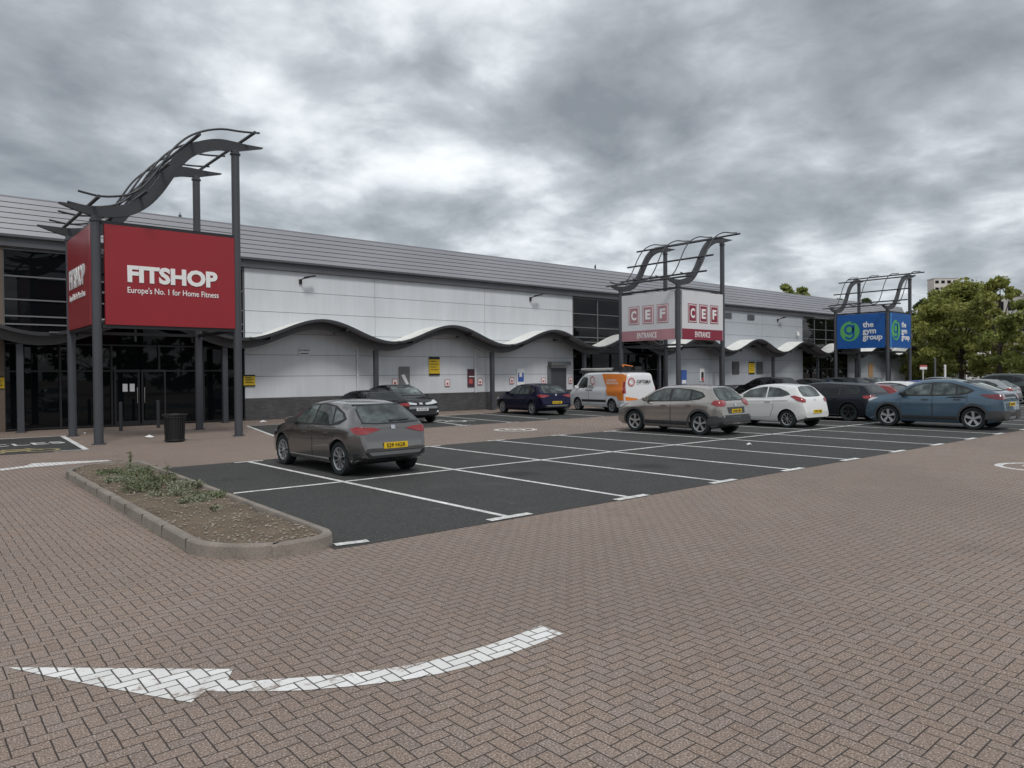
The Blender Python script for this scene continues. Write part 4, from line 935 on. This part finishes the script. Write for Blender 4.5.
QASH=dict(L=4.31,W=1.80,H=1.60,r=.345,ax=(.82,3.45),roofw=.68,
 top=[(0,.60),(.05,.80),(.09,.98),(.16,1.10),(.24,1.16),(.52,1.44),(.62,1.52),(.8,1.56),(1.7,1.60),(2.3,1.57),(2.75,1.44),(3.22,1.15),(3.4,1.09),(3.9,1.00),(4.17,.88),(4.27,.72),(4.31,.5)],
 belt=[(0,1.10),(.8,1.10),(2.2,1.03),(3.2,.98),(4.31,.85)],
 doors=[[(1.16,.42),(1.92,.38),(1.92,1.04),(1.0,1.07),(1.0,.85),(1.16,.72)],[(1.95,.38),(2.98,.38),(3.05,.60),(3.0,1.00),(1.95,1.04)]],handles=[(1.22,.96),(2.2,.93)],
 dlo=[(.66,1.24),(.80,1.36),(1.2,1.455),(1.7,1.49),(2.3,1.475),(2.66,1.38),(3.12,1.09),(3.0,1.03),(1.3,1.085),(.85,1.14)],
 side=[[(2.02,1.08),(2.02,1.45),(2.3,1.445),(2.62,1.355),(3.03,1.08)],[(1.22,1.11),(1.95,1.08),(1.95,1.455),(1.7,1.46),(1.25,1.43)],[(.74,1.24),(1.14,1.125),(1.17,1.405),(.85,1.335)]],
 rear=[(-.60,1.14),(-.54,1.34),(-.42,1.47),(-.2,1.49),(.2,1.49),(.42,1.47),(.54,1.34),(.60,1.14),(.3,1.12),(-.3,1.12)],wind=[(-.66,1.17),(.66,1.17),(.54,1.5),(.2,1.54),(-.2,1.54),(-.54,1.5)],
 extra=[('tail_light',[(-.36,1.0),(-.15,.93),(.20,.93),(.30,1.02),(.22,1.12),(-.22,1.11)],'Cc','tail',.013),('headlight',[(-.4,.96),(-.1,.82),(.40,.80),(.42,.88),(-.1,.98)],'Dd','lens',.013),('bumper_corner',[(-.50,.34),(.62,.30),(.62,.60),(-.34,.60),(-.50,.52)],'Cc','trimgrey',.009),('lower_bumper',[(-.90,.30),(.90,.30),(.90,.62),(.62,.66),(-.62,.66),(-.90,.62)],'B','trimgrey',.007),
  ('tailgate_recess',[(-.42,.70),(.42,.70),(.46,.90),(-.46,.90)],'B','trimgrey',.007),('badge',[(-.06,.93),(.06,.93),(.06,1.0),(-.06,1.0)],'B','chrome',.012),('wiper',[(-.02,1.15),(.4,1.165),(.4,1.18),(-.02,1.18)],'B','trim',.02),
  ('grille',[(-.4,.60),(.4,.60),(.42,.82),(-.42,.82)],'F','trim',.008)],
 clad='trimgrey',rim=(5,.15),mir=(2.93,1.10),pz=.78)
KA=dict(L=3.62,W=1.66,H=1.50,r=.30,ax=(.66,2.96),roofw=.68,
 top=[(0,.55),(.04,.72),(.08,.86),(.13,.98),(.2,1.06),(.42,1.34),(.50,1.42),(.68,1.465),(1.3,1.50),(1.85,1.46),(2.25,1.33),(2.72,1.05),(2.9,.98),(3.3,.86),(3.5,.74),(3.59,.6),(3.62,.46)],
 belt=[(0,1.02),(1,1.0),(2.2,.95),(2.9,.88),(3.62,.7)],
 doors=[[(1.30,.36),(2.52,.32),(2.58,.5),(2.5,.95),(1.18,1.0),(1.18,.7)]],handles=[(1.38,.90)],
 side=[[(2.62,1.0),(2.2,1.27),(1.72,1.375),(1.50,1.385),(1.50,1.02)],[(1.44,1.03),(1.44,1.385),(1.05,1.35),(.70,1.22),(.58,1.13),(.85,1.06)]],
 rear=[(-.50,1.09),(-.50,1.25),(-.42,1.37),(-.2,1.395),(.2,1.395),(.42,1.37),(.50,1.25),(.50,1.09),(.25,1.07),(-.25,1.07)],wind=[(-.60,1.08),(.60,1.08),(.5,1.4),(.2,1.44),(-.2,1.44),(-.5,1.4)],
 extra=[('tail_light',[(-.48,1.07),(-.25,.93),(0,.87),(.16,.88),(.16,.97),(-.05,1.03),(-.3,1.10)],'Cc','tail',.013),('headlight',[(-.4,.9),(-.1,.72),(.25,.68),(.3,.78),(-.1,.92)],'Dd','lens',.013),('badge',[(-.05,.93),(.05,.93),(.05,.97),(-.05,.97)],'B','chrome',.012),('lower_bumper',[(-.6,.28),(.6,.28),(.55,.36),(-.55,.36)],'B','trimgrey',.007),('crease',[(.62,.915),(2.5,.86),(2.5,.872),(.62,.93)],'LR','trimgrey',.006),
  ('grille',[(-.4,.36),(.4,.36),(.36,.55),(-.36,.55)],'F','trim',.008)],
 rim=(9,.05),mir=(2.48,1.02),pz=.56)
EST=dict(L=4.70,W=1.84,H=1.49,r=.335,ax=(.92,3.66),roofw=.68,
 top=[(0,.60),(.04,.78),(.08,.92),(.15,1.05),(.40,1.33),(.50,1.405),(.70,1.43),(2,1.49),(2.55,1.46),(3.0,1.34),(3.55,1.05),(3.75,.99),(4.35,.87),(4.58,.75),(4.67,.6),(4.70,.48)],
 belt=[(0,1.0),(1,.98),(2.2,.93),(3.6,.87),(4.70,.74)],
 doors=[[(1.35,.34),(2.18,.32),(2.18,.94),(1.15,.97),(1.15,.75),(1.35,.62)],[(2.21,.32),(3.32,.32),(3.38,.5),(3.34,.90),(2.21,.94)]],handles=[(1.45,.86),(2.5,.83)],
 dlo=[(.50,1.14),(.66,1.32),(1.2,1.375),(2.0,1.40),(2.5,1.37),(2.9,1.28),(3.42,.98),(3.3,.93),(1.3,.985),(.6,1.05)],
 side=[[(2.30,.97),(2.30,1.36),(2.5,1.345),(2.86,1.255),(3.32,.97)],[(1.34,1.01),(2.22,.98),(2.22,1.365),(1.36,1.35)],[(.60,1.12),(1.26,1.02),(1.28,1.345),(.72,1.30)]],
 rear=[(-.62,1.08),(-.52,1.34),(.52,1.34),(.62,1.08)],wind=[(-.66,1.08),(.66,1.08),(.54,1.4),(.2,1.44),(-.2,1.44),(-.54,1.4)],
 extra=[('tail_light',[(-.34,.97),(-.30,.88),(.05,.86),(.30,.90),(.34,1.0),(-.05,1.0)],'Cc','tail',.013),('headlight',[(-.4,.8),(-.1,.68),(.40,.64),(.42,.72),(-.1,.82)],'Dd','lens',.013),('diffuser',[(-.7,.28),(.7,.28),(.6,.4),(-.6,.4)],'B','trim',.007),
  ('grille',[(-.4,.45),(.4,.45),(.42,.68),(-.42,.68)],'F','trim',.008)],
 rim=(5,.1),rimm='alloydark',mir=(3.25,.98),pz=.72)
VOL=dict(L=4.44,W=1.87,H=1.59,r=.36,ax=(.88,3.58),roofw=.66,
 top=[(0,.62),(.04,.86),(.07,1.02),(.14,1.12),(.30,1.19),(.8,1.38),(1.25,1.51),(1.7,1.58),(2.1,1.59),(2.5,1.56),(2.9,1.43),(3.38,1.15),(3.55,1.09),(4.05,1.01),(4.32,.89),(4.40,.72),(4.44,.5)],
 belt=[(0,1.08),(1,1.06),(2.2,1.02),(3.4,.98),(4.44,.86)],
 doors=[[(1.26,.42),(2.10,.38),(2.10,1.03),(1.05,1.07),(1.05,.86),(1.26,.72)],[(2.13,.38),(3.10,.38),(3.16,.6),(3.12,1.0),(2.13,1.03)]],handles=[(1.35,.94),(2.35,.92)],handle_m=M['trimgrey'],
 dlo=[(.86,1.22),(1.15,1.35),(1.6,1.46),(2.1,1.475),(2.5,1.44),(2.82,1.35),(3.28,1.08),(3.12,1.02),(1.3,1.06),(1.05,1.12)],
 side=[[(2.2,1.07),(2.2,1.435),(2.5,1.405),(2.78,1.315),(3.17,1.07)],[(1.42,1.10),(2.13,1.075),(2.13,1.445),(1.62,1.43),(1.44,1.38)],[(.96,1.215),(1.12,1.145),(1.36,1.105),(1.38,1.36),(1.18,1.31)]],
 rear=[(-.62,1.22),(-.56,1.44),(-.2,1.48),(.2,1.48),(.56,1.44),(.62,1.22)],wind=[(-.66,1.17),(.66,1.17),(.54,1.5),(.2,1.54),(-.2,1.54),(-.54,1.5)],
 extra=[('tail_light',[(-.60,1.10),(-.42,1.01),(-.1,.95),(.32,.95),(.32,1.08),(-.1,1.12)],'Cc','taild',.013),('headlight',[(-.4,.95),(-.1,.84),(.40,.82),(.42,.90),(-.1,.96)],'Dd','lens',.013),('bumper_corner',[(-.50,.34),(.62,.30),(.62,.60),(-.34,.60),(-.50,.52)],'Cc','trimgrey',.009),('light_bar',[(-.5,1.02),(.5,1.02),(.5,1.1),(-.5,1.1)],'B','trim',.007),
  ('lower_bumper',[(-.90,.30),(.90,.30),(.90,.56),(-.90,.56)],'B','trimgrey',.007),
  ('spoiler',[(-.6,1.45),(.6,1.45),(.58,1.50),(-.58,1.50)],'B','trim',.012)],
 clad='trimgrey',rim=(5,.19),mir=(3.06,1.09),mirm=M['trim'],pz=.80)
CHR=dict(L=4.36,W=1.80,H=1.56,r=.345,ax=(.90,3.54),roofw=.64,
 top=[(0,.60),(.05,.85),(.1,1.04),(.2,1.12),(.7,1.36),(1.0,1.47),(1.7,1.56),(2.3,1.53),(2.75,1.40),(3.2,1.12),(3.4,1.06),(3.95,.95),(4.2,.82),(4.31,.68),(4.36,.48)],
 belt=[(0,1.08),(1,1.06),(2.2,1.0),(3.2,.95),(4.36,.80)],handles=[],doors=[[(1.93,.38),(2.98,.38),(3.02,.6),(2.98,.96),(1.93,1.0)]],
 dlo=[(.86,1.22),(1.15,1.36),(1.6,1.43),(2.3,1.42),(2.62,1.33),(3.08,1.07),(2.95,1.0),(1.3,1.06)],
 side=[[(2.02,1.04),(2.02,1.40),(2.3,1.385),(2.58,1.30),(2.98,1.05)],[(1.25,1.10),(1.95,1.05),(1.95,1.40),(1.3,1.36)]],
 rear=[(-.6,1.18),(-.5,1.38),(.5,1.38),(.6,1.18)],wind=[(-.64,1.13),(.64,1.13),(.53,1.46),(.2,1.50),(-.2,1.50),(-.53,1.46)],
 extra=[('tail_light',[(-.60,1.08),(-.42,.98),(-.1,.93),(.32,.95),(.32,1.05),(-.1,1.08)],'Cc','taild',.013),('headlight',[(-.5,.93),(-.1,.83),(.30,.77),(.60,.75),(.58,.81),(.2,.86),(-.1,.94)],'Dd','lens',.013),('grille',[(-.74,.36),(.74,.36),(.62,.52),(-.62,.52)],'F','trim',.007),
  ('upper_grille',[(-.5,.74),(.5,.74),(.5,.78),(-.5,.78)],'F','trim',.007),('bumper_strip',[(-.8,.60),(.8,.60),(.8,.70),(-.8,.70)],'F','sil',.006),('badge',[(-.07,.76),(.07,.76),(.07,.84),(-.07,.84)],'F','chrome',.012),('fog_light',[(.62,.44),(.82,.46),(.82,.52),(.66,.52)],'FM','lens',.01),
  ],
 clad='trimgrey',rim=(5,.12),rimm='alloydark',mir=(2.85,1.07),pz=.75,fpz=.56)
M['sil']=mat('satin_silver',(.22,.225,.23),.35,metal=.5)
def variant(base,**k): d=dict(base); d.update(k); return d
def squash(base,k,kl=1):
    d=dict(base)
    for key in ('top','belt'): d[key]=[(s*kl,z*k) for s,z in base[key]]
    for key in ('doors','side'): d[key]=[[(s*kl,z*k) for s,z in p] for p in base[key]]
    if 'dlo' in base: d['dlo']=[(s*kl,z*k) for s,z in base['dlo']]
    for key in ('rear','wind'): d[key]=[(s,z*k) for s,z in base[key]]
    d['extra']=[(n,[((u*kl if mo=='LR' else u),z*k) for u,z in p],mo,m,o) for n,p,mo,m,o in base['extra']]
    d['handles']=[(s*kl,z*k) for s,z in base.get('handles',[])]; d['mir']=(base['mir'][0]*kl,base['mir'][1]*k); d['pz']=base['pz']*k; d['H']=base['H']*k; d['L']=base['L']*kl; d['ax']=tuple(a*kl for a in base['ax']); return d
AUD=variant(LEON,rim=(10,.06)); LOW=squash(LEON,.93); DARKG=M['carglass2']

PT={}
for n,c,me_,ro in (('grey_brown',(.155,.150,.147),.75,.2),('champagne',(.40,.37,.345),.7,.22),('white_car',(.74,.74,.73),0,.25),('slate',(.020,.024,.031),.4,.25),('volvo_blue',(.062,.115,.165),.3,.25),
  ('black_car',(.008,.008,.009),.1,.15),('midnight',(.012,.013,.04),.5,.25),('van_white',(.74,.75,.77),0,.3),('red_car',(.22,.014,.016),.2,.25),('silver_car',(.42,.43,.44),.75,.3),('bright_blue',(.02,.05,.3),.3,.3),('dark_green',(.04,.05,.045),.5,.3)): PT[n]=paint(n,c,me_,ro)

QSM=squash(QASH,.955,.96); QSM['W']=1.72
LSM=squash(LEON,.975,.93); LSM['W']=1.66; LSM['tr']=.75; LSM['ar']=.2; LSM['gt']=.15
make_car('parked_car','grey-brown hatchback parked nose away beside the planter, nearest car of all','car',LSM,PT['grey_brown'],(3.46,6.62),R(1.5),plate='S29 HGR')
make_car('parked_car','champagne compact crossover with dark bumper parked left of the white three-door car','car',QSM,PT['champagne'],(15.72,7.2),R(.5),plate='KX08 LBN')
make_car('parked_car','small white three-door car between the champagne crossover and the dark estate','car',KA,PT['white_car'],(20.35,6.75),R(-3),plate='YD11 HJK')
make_car('parked_car','dark slate estate car parked just right of the small white car','car',variant(EST,glass=DARKG),PT['slate'],(25.0,7.1),R(-1.5),plate='BT14 KVO')
make_car('parked_car','steel blue coupe-like crossover alone in the front row at the right','car',squash(VOL,1.03,.97),PT['volvo_blue'],(23.5,2.3),R(0),plate='LM23 EVC')
make_car('parked_car','black crossover parked nose out towards the aisle against the white wall','car',squash(CHR,.97,.93),PT['black_car'],(12.15,18.7),R(180-4),frontplate='GD18 UHF')
make_car('parked_car','low black hatchback mostly hidden behind the nearest grey-brown car','car',variant(LOW,glass=DARKG),PT['black_car'],(9.95,17.4),R(-6))
make_car('parked_car','dark midnight blue hatchback near the grey service door, left of the white van','car',AUD,PT['midnight'],(19.75,18.95),R(-9),plate='RV19 NZK')
# mid row farther cars
make_car('parked_car','red hatchback with dark windows just beyond the dark estate','car',variant(squash(LEON,.96),glass=DARKG),PT['red_car'],(27.6,6.8),R(-1))
make_car('parked_car','white hatchback glimpsed between the red car and the blue crossover','car',LEON,PT['white_car'],(31.5,7.4),R(-2))
make_car('parked_car','bright blue hatchback whose roof shows above the blue crossover bonnet','car',LEON,PT['bright_blue'],(34.2,7.4),R(0))
make_car('parked_car','silver hatchback whose light roof shows above the blue crossover tail','car',LEON,PT['silver_car'],(41.0,6.9),R(0))
make_car('parked_car','dark tall estate at the right edge of the view beyond the blue crossover','car',variant(squash(QASH,1.08),glass=DARKG),PT['dark_green'],(45.2,6.9),R(0))
make_car('parked_car','grey hatchback behind the blue crossover, left of the silver hatchback','car',LEON,PT['slate'],(38.2,7.3),R(0))
# far shopfront row
make_car('parked_car','black crossover whose roof rises behind the small white car','car',variant(QASH,glass=DARKG),PT['black_car'],(40.6,18.9),R(-8))
make_car('parked_car','black hatchback roof in the far row, between the white car and the estate','car',variant(LEON,glass=DARKG),PT['black_car'],(45.4,18.6),R(-8))
make_car('parked_car','dark grey estate in the far row above the slate estate roof','car',variant(EST,glass=DARKG),PT['slate'],(49.3,18.4),R(-8))
make_car('parked_car','dark green hatchback in the far row behind the rear of the slate estate','car',LEON,PT['dark_green'],(52.6,18.2),R(-8))
make_car('parked_car','silver hatchback in the far row in front of the blue sign tower','car',LEON,PT['silver_car'],(55.6,14.0),R(-8))
# silver car parked behind the photographer, seen only in the shop window reflection
# ---- van
VAN=dict(L=4.97,W=1.99,H=1.97,r=.335,ax=(.98,3.96),roofw=.84,gc=.24,
 top=[(0,.70),(.02,1.4),(.05,1.82),(.12,1.91),(.4,1.95),(1.6,1.97),(3.2,1.95),(3.5,1.90),(3.75,1.76),(4.15,1.34),(4.3,1.21),(4.45,1.16),(4.75,1.02),(4.9,.82),(4.95,.65),(4.97,.45)],
 belt=[(0,1.2),(3.2,1.18),(4.2,1.10),(4.97,.9)],tr=.3,ar=.06,af=.16,
 doors=[[(2.95,.34),(3.55,.34),(3.58,.62),(3.9,.80),(4.0,1.1),(3.62,1.75),(2.95,1.80)],[(1.45,.40),(2.9,.38),(2.9,1.82),(1.45,1.84)]],handles=[(3.05,1.08),(2.75,1.08)],handle_m=M['trim'],
 side=[[(3.12,1.22),(3.12,1.62),(3.2,1.72),(3.55,1.72),(3.70,1.60),(4.03,1.18),(3.9,1.14)]],
 wind=[(-.78,1.26),(.78,1.26),(.68,1.78),(.2,1.84),(-.2,1.84),(-.68,1.78)],
 extra=[('tail_light',[(-.10,.95),(.12,.95),(.10,1.5),(-.08,1.5)],'Cc','tail',.013),('headlight',[(-.35,1.02),(-.1,.82),(.40,.78),(.42,.92),(-.1,1.06)],'Dd','lens',.013),('orange_wrap',[(.05,.62),(.42,.62),(.55,.80),(1.35,.84),(1.45,1.2),(1.72,1.55),(1.95,1.88),(.10,1.87)],'LR','orange',.0095),
  ('orange_wrap',[(-.90,.60),(-.1,.64),(-.2,.70),(-.90,.80)],'B','orange',.0095),
  ('side_trim',[(1.45,.50),(3.55,.48),(3.55,.60),(1.45,.62)],'LR','trim',.011),('grille',[(-.5,.60),(.5,.60),(.5,.85),(-.5,.85)],'F','trim',.008),('lower_bumper',[(-.9,.3),(.9,.3),(.9,.52),(-.9,.52)],'B','trim',.008)],
 rim=(6,.10),mir=(4.02,1.22),mirm=M['white'],pz=.70)
VAN['mir']=(3.95,1.20)
v_=make_car('parked_van','white panel van with orange wrap and roof pipes, parked left of the champagne crossover','van',VAN,PT['van_white'],(23.95,17.75),R(-12),group='vans')
vb=[c for c in v_.children if c.name.startswith('body')][0]
def vtext(txt,s,z,w_,hh,m):
    link('lettering',textmesh(txt,w_,hh,m,.02,.003),v_,(-1.012,2.485*0+ (s-4.97/2),z),LEFTF)
vtext('ALL ACCESS',3.6,1.16,1.1,.15,M['black']); vtext('DRAIN',1.35,1.52,.8,.10,M['white']); vtext('SERVICES',1.35,1.38,.95,.10,M['white'])
link('lettering',textmesh('OPTIMA',.85,.17,M['trimgrey'],.02,.003),v_,(-.25,-2.53,1.42),FRONT)
for s,z,r in ((2.55,1.55,.2),(None,1.5,.2)):
    b=MB(); n=24; vs=[]
    for i in range(n+1):
        a=2*PI*i/n
        for q in (r,r*.74): vs.append((-1.003,(s-4.97/2)+q*math.cos(a),z+q*math.sin(a)*1.1) if s else (-.55+q*math.cos(a),-2.515,z+q*math.sin(a)))
    b.add(vs,[(2*i,2*i+1,2*i+3,2*i+2) for i in range(n)]); b.build('round_logo',M['redmark'],v_)
b=MB()
for yy in (-1.9,-.6,.7,1.6): b.box((-.75,yy-.03,1.93),(.75,yy+.03,2.03))
b.build('roof_bar',M['trim'],v_)
t=thing('roof_pipe','long grey pipe carrier strapped along the roof bars of the white van','pipe carrier',(23.95,17.75,2.04),R(-12)); b=MB(); b.tube([(-.5,-1.0,.07),(-.5,1.75,.07)],.065,12); b.build('tube',M['concrete'],t,smooth=50)
b=MB(); b.cyl((0,0,0),.07,.04,12); b.build('cap',M['trimgrey'],t,loc=(-.5,1.75,.07),rot=(R(-90),0,0))
t=thing('roof_gear','heap of dark tools and straps on the rear roof bars of the white van','tools',(23.95,17.75,2.034),R(-12)); b=MB()
for i in range(7): x=random.uniform(-.6,.3); y=random.uniform(-2.1,-1.2); b.box((x,y,.0),(x+random.uniform(.15,.4),y+random.uniform(.1,.35),random.uniform(.08,.25)))
b.build('bundle',M['trim'],t); b=MB(); b.tube([(-.6,-1.9,.2),(-.2,-1.4,.28),(.3,-1.5,.2)],.035,8); b.build('strap',M['orange'],t)

# ------------------------------------------------------------------ trees and distant buildings
def tree(x,y,hh,rad,m,label,n_clump,leaf,seed,trunk_h=.28,per=150,group='trees'):
    rng=np.random.default_rng(seed); rd=random.Random(seed)
    t=thing('broadleaf_tree',label,'tree',(x,y,0),rd.uniform(0,6),group)
    b=MB(); th=hh*trunk_h; r0=hh*.022; b.tube([(0,0,-.1),(.03,.02,th*.5),(0,.05,th),(.1,0,hh*.6),(0,.1,hh*.85)],[r0*1.25,r0,r0*.85,r0*.5,r0*.15],10)
    parts=[]
    for i in range(n_clump):
        u=rd.random(); a=rd.uniform(0,2*PI); zz_=th*.75+(hh-th*.75)*u
        env=math.sin(PI*min(1,(.16+.86*u)))**.55*rad; q=env*math.sqrt(rd.uniform(.12,1))*rd.uniform(.8,1.08)
        c=(q*math.cos(a),q*math.sin(a),zz_-.12*q+rd.uniform(-.2,.2)); s=rad*rd.uniform(.12,.24)
        parts.append(leafcloud(c,(s,s,s*.62),int(per*rd.uniform(.6,1.3)),leaf,rng,shell=.1))
        if i%4==0: b.tube([(0,0,th*.8+(zz_-th*.8)*.35),(c[0]*.5,c[1]*.5,zz_*.8),c],[r0*.4,r0*.25,r0*.08],5)
    b.build('trunk',M['bark'],t,smooth=50); leafobj('crown',parts,M[m],t); return t
def Gd(px,dist): # point on the ground in a pixel column at a distance
    d=Fv+Rv*((px-512)/733.87); l=math.hypot(d.x,d.y); return (-3.7663+d.x/l*dist,-7.3969+d.y/l*dist)
x,y=Gd(962,84); tree(x,y,10.3,5.6,'leaf1','large light green tree right of the blue sign tower',135,.19,3,.24,200)
x,y=Gd(938,92); tree(x,y,10.2,4.3,'leaf3','mid green tree overlapping the large light green tree on its left',60,.20,4,.2,200)
x,y=Gd(925,112); tree(x,y,11.2,4.2,'leaf2','dark evergreen-like tree filling the gap beside the blue sign tower',60,.22,5,.1,220)
x,y=Gd(1000,78); tree(x,y,10.0,3.4,'leaf1','light green tree with ragged top near the right edge',75,.18,31,.25,150)
x,y=Gd(1040,72); tree(x,y,7.9,4.2,'leaf3','green tree cut off by the right edge of the view',60,.18,8,.2,180)
x,y=Gd(915,118); tree(x,y,8.8,4.5,'leaf2','dark tree behind the far end of the building',50,.22,18,.1,200)
for k,(px,ds,hh,rd_,lb) in enumerate(((786,105,13.25,3.9,'rounded green treetop showing above the roof left of the blue sign tower'),(802,108,13.0,3.4,'small green treetop above the roof beside the rounded one'),(838,112,11.9,2.6,'faint treetop above the roof behind the blue sign tower frame'),(866,118,12.1,2.8,'low treetop above the roof end behind the blue sign tower'))):
    x,y=Gd(px,ds); tree(x,y,hh,rd_,'leaf2' if k>1 else 'leaf3',lb,55,.26,20+k,.3,200)
# row of trees across the road behind the camera (seen in the glass)
for k in range(9):
    x=-34+k*9.5; tree(x,-38-4*math.sin(k*2.1),9+2*math.sin(k*1.7),5.2,'leaf2','tall dark tree added out of view at the right, darkening car reflections',42,.45,40+k,.15,90,'trees across the road behind the photographer')
for k in range(7):  # unseen trees, added to cut the bright sky mirrored in car bodywork
    tree(84+9*math.sin(k*1.9),-62+k*10.5,9.5+1.5*math.sin(k*2.3),5.6,'leaf2','tall dark tree added out of view at the right, darkening car reflections',42,.45,80+k,.12,90,'trees across the road behind the photographer')
# low tree line closing the far right
for k,(px,ds) in enumerate(((905,135),(950,140),(985,138),(1018,130),(1060,120),(1110,110))):
    x,y=Gd(px,ds); tree(x,y,6.5+1.2*math.sin(k*2),5.5,'leaf2','low dark background tree '+['behind the blue tower','below the pale tower block','behind the ragged tree','beside the far white unit','beyond the right edge','far beyond the right edge'][k],40,.3,60+k,.12,130)
def block(name,label,cat,px,dist,w_,dp,hh,m,rows,cols,rz=0,top=None):
    x,y=Gd(px,dist); t=thing(name,label,cat,(x,y,0),rz); b=MB(); b.box((-w_/2,0,0),(w_/2,dp,hh)); b.build('wall',m,t)
    b=MB(); b.box((-w_/2-.1,-.1,hh),(w_/2+.1,dp+.1,hh+.35)); b.build('roof',M['concrete'],t)
    for r_ in range(rows):
        for c in range(cols):
            cw=w_/cols; rh=hh/rows; b=MB(); a=-w_/2+cw*c+cw*.2; z=rh*r_+rh*.35; b.box((a,-.06,z),(a+cw*.6,-.005,z+rh*.42)); b.build('window',M['glass'],t)
    if top: b=MB(); b.box((-w_*.32,1,hh+.36),(w_*.05,dp-1,hh+.36+top)); b.build('plant_room',M['concrete'],t)
    return t
az=-yaw
block('tower_block','pale concrete tower block rising above the trees far away','tower block',946,330,9.0,5,37.4,M['cream'],14,4,-.75,None)
block('office_block','grey flat-roofed building seen through the ragged treetop','office block',1000,150,9,9,14.4,M['concrete'],4,5,-.8)
block('white_unit','low pale commercial unit with dark square windows at the right edge','commercial unit',1022,118,14,8,5.2,M['offwhite'],1,5,-.8)
block('brick_unit','low dark red-brick unit beyond the far end of the car park','commercial unit',925,125,12,8,4.2,M['brown'],1,4,-.8)
# sign post and white post in the far car park
x,y=Gd(923,66); t=thing('sign_post','thin post with small white and red plate right of the blue sign tower','sign post',(x,y,0),-.7); b=MB(); b.tube([(0,0,0),(0,0,2.3)],.045,8); b.build('post',M['offwhite'],t); b=MB(); b.box((-.28,-.07,2.02),(.28,-.05,2.22)); b.build('plate',M['white'],t); b=MB(); b.box((-.28,-.07,2.222),(.28,-.05,2.36)); b.build('plate',M['redmark'],t)
for px,ds,hh,lb in ((935,70,2.9,'grey post right of the small white and red sign plate'),(945,66,2.3,'pale short post beneath the large light green tree')):
    x,y=Gd(px,ds); t=MB(); t.cyl((0,0,0),.08,hh,10); t.cyl((0,0,hh),.10,.06,10,.05); tag(t.build('metal_post',M['framel'] if hh>2.5 else M['white'],loc=(x,y,0)),lb,'post')
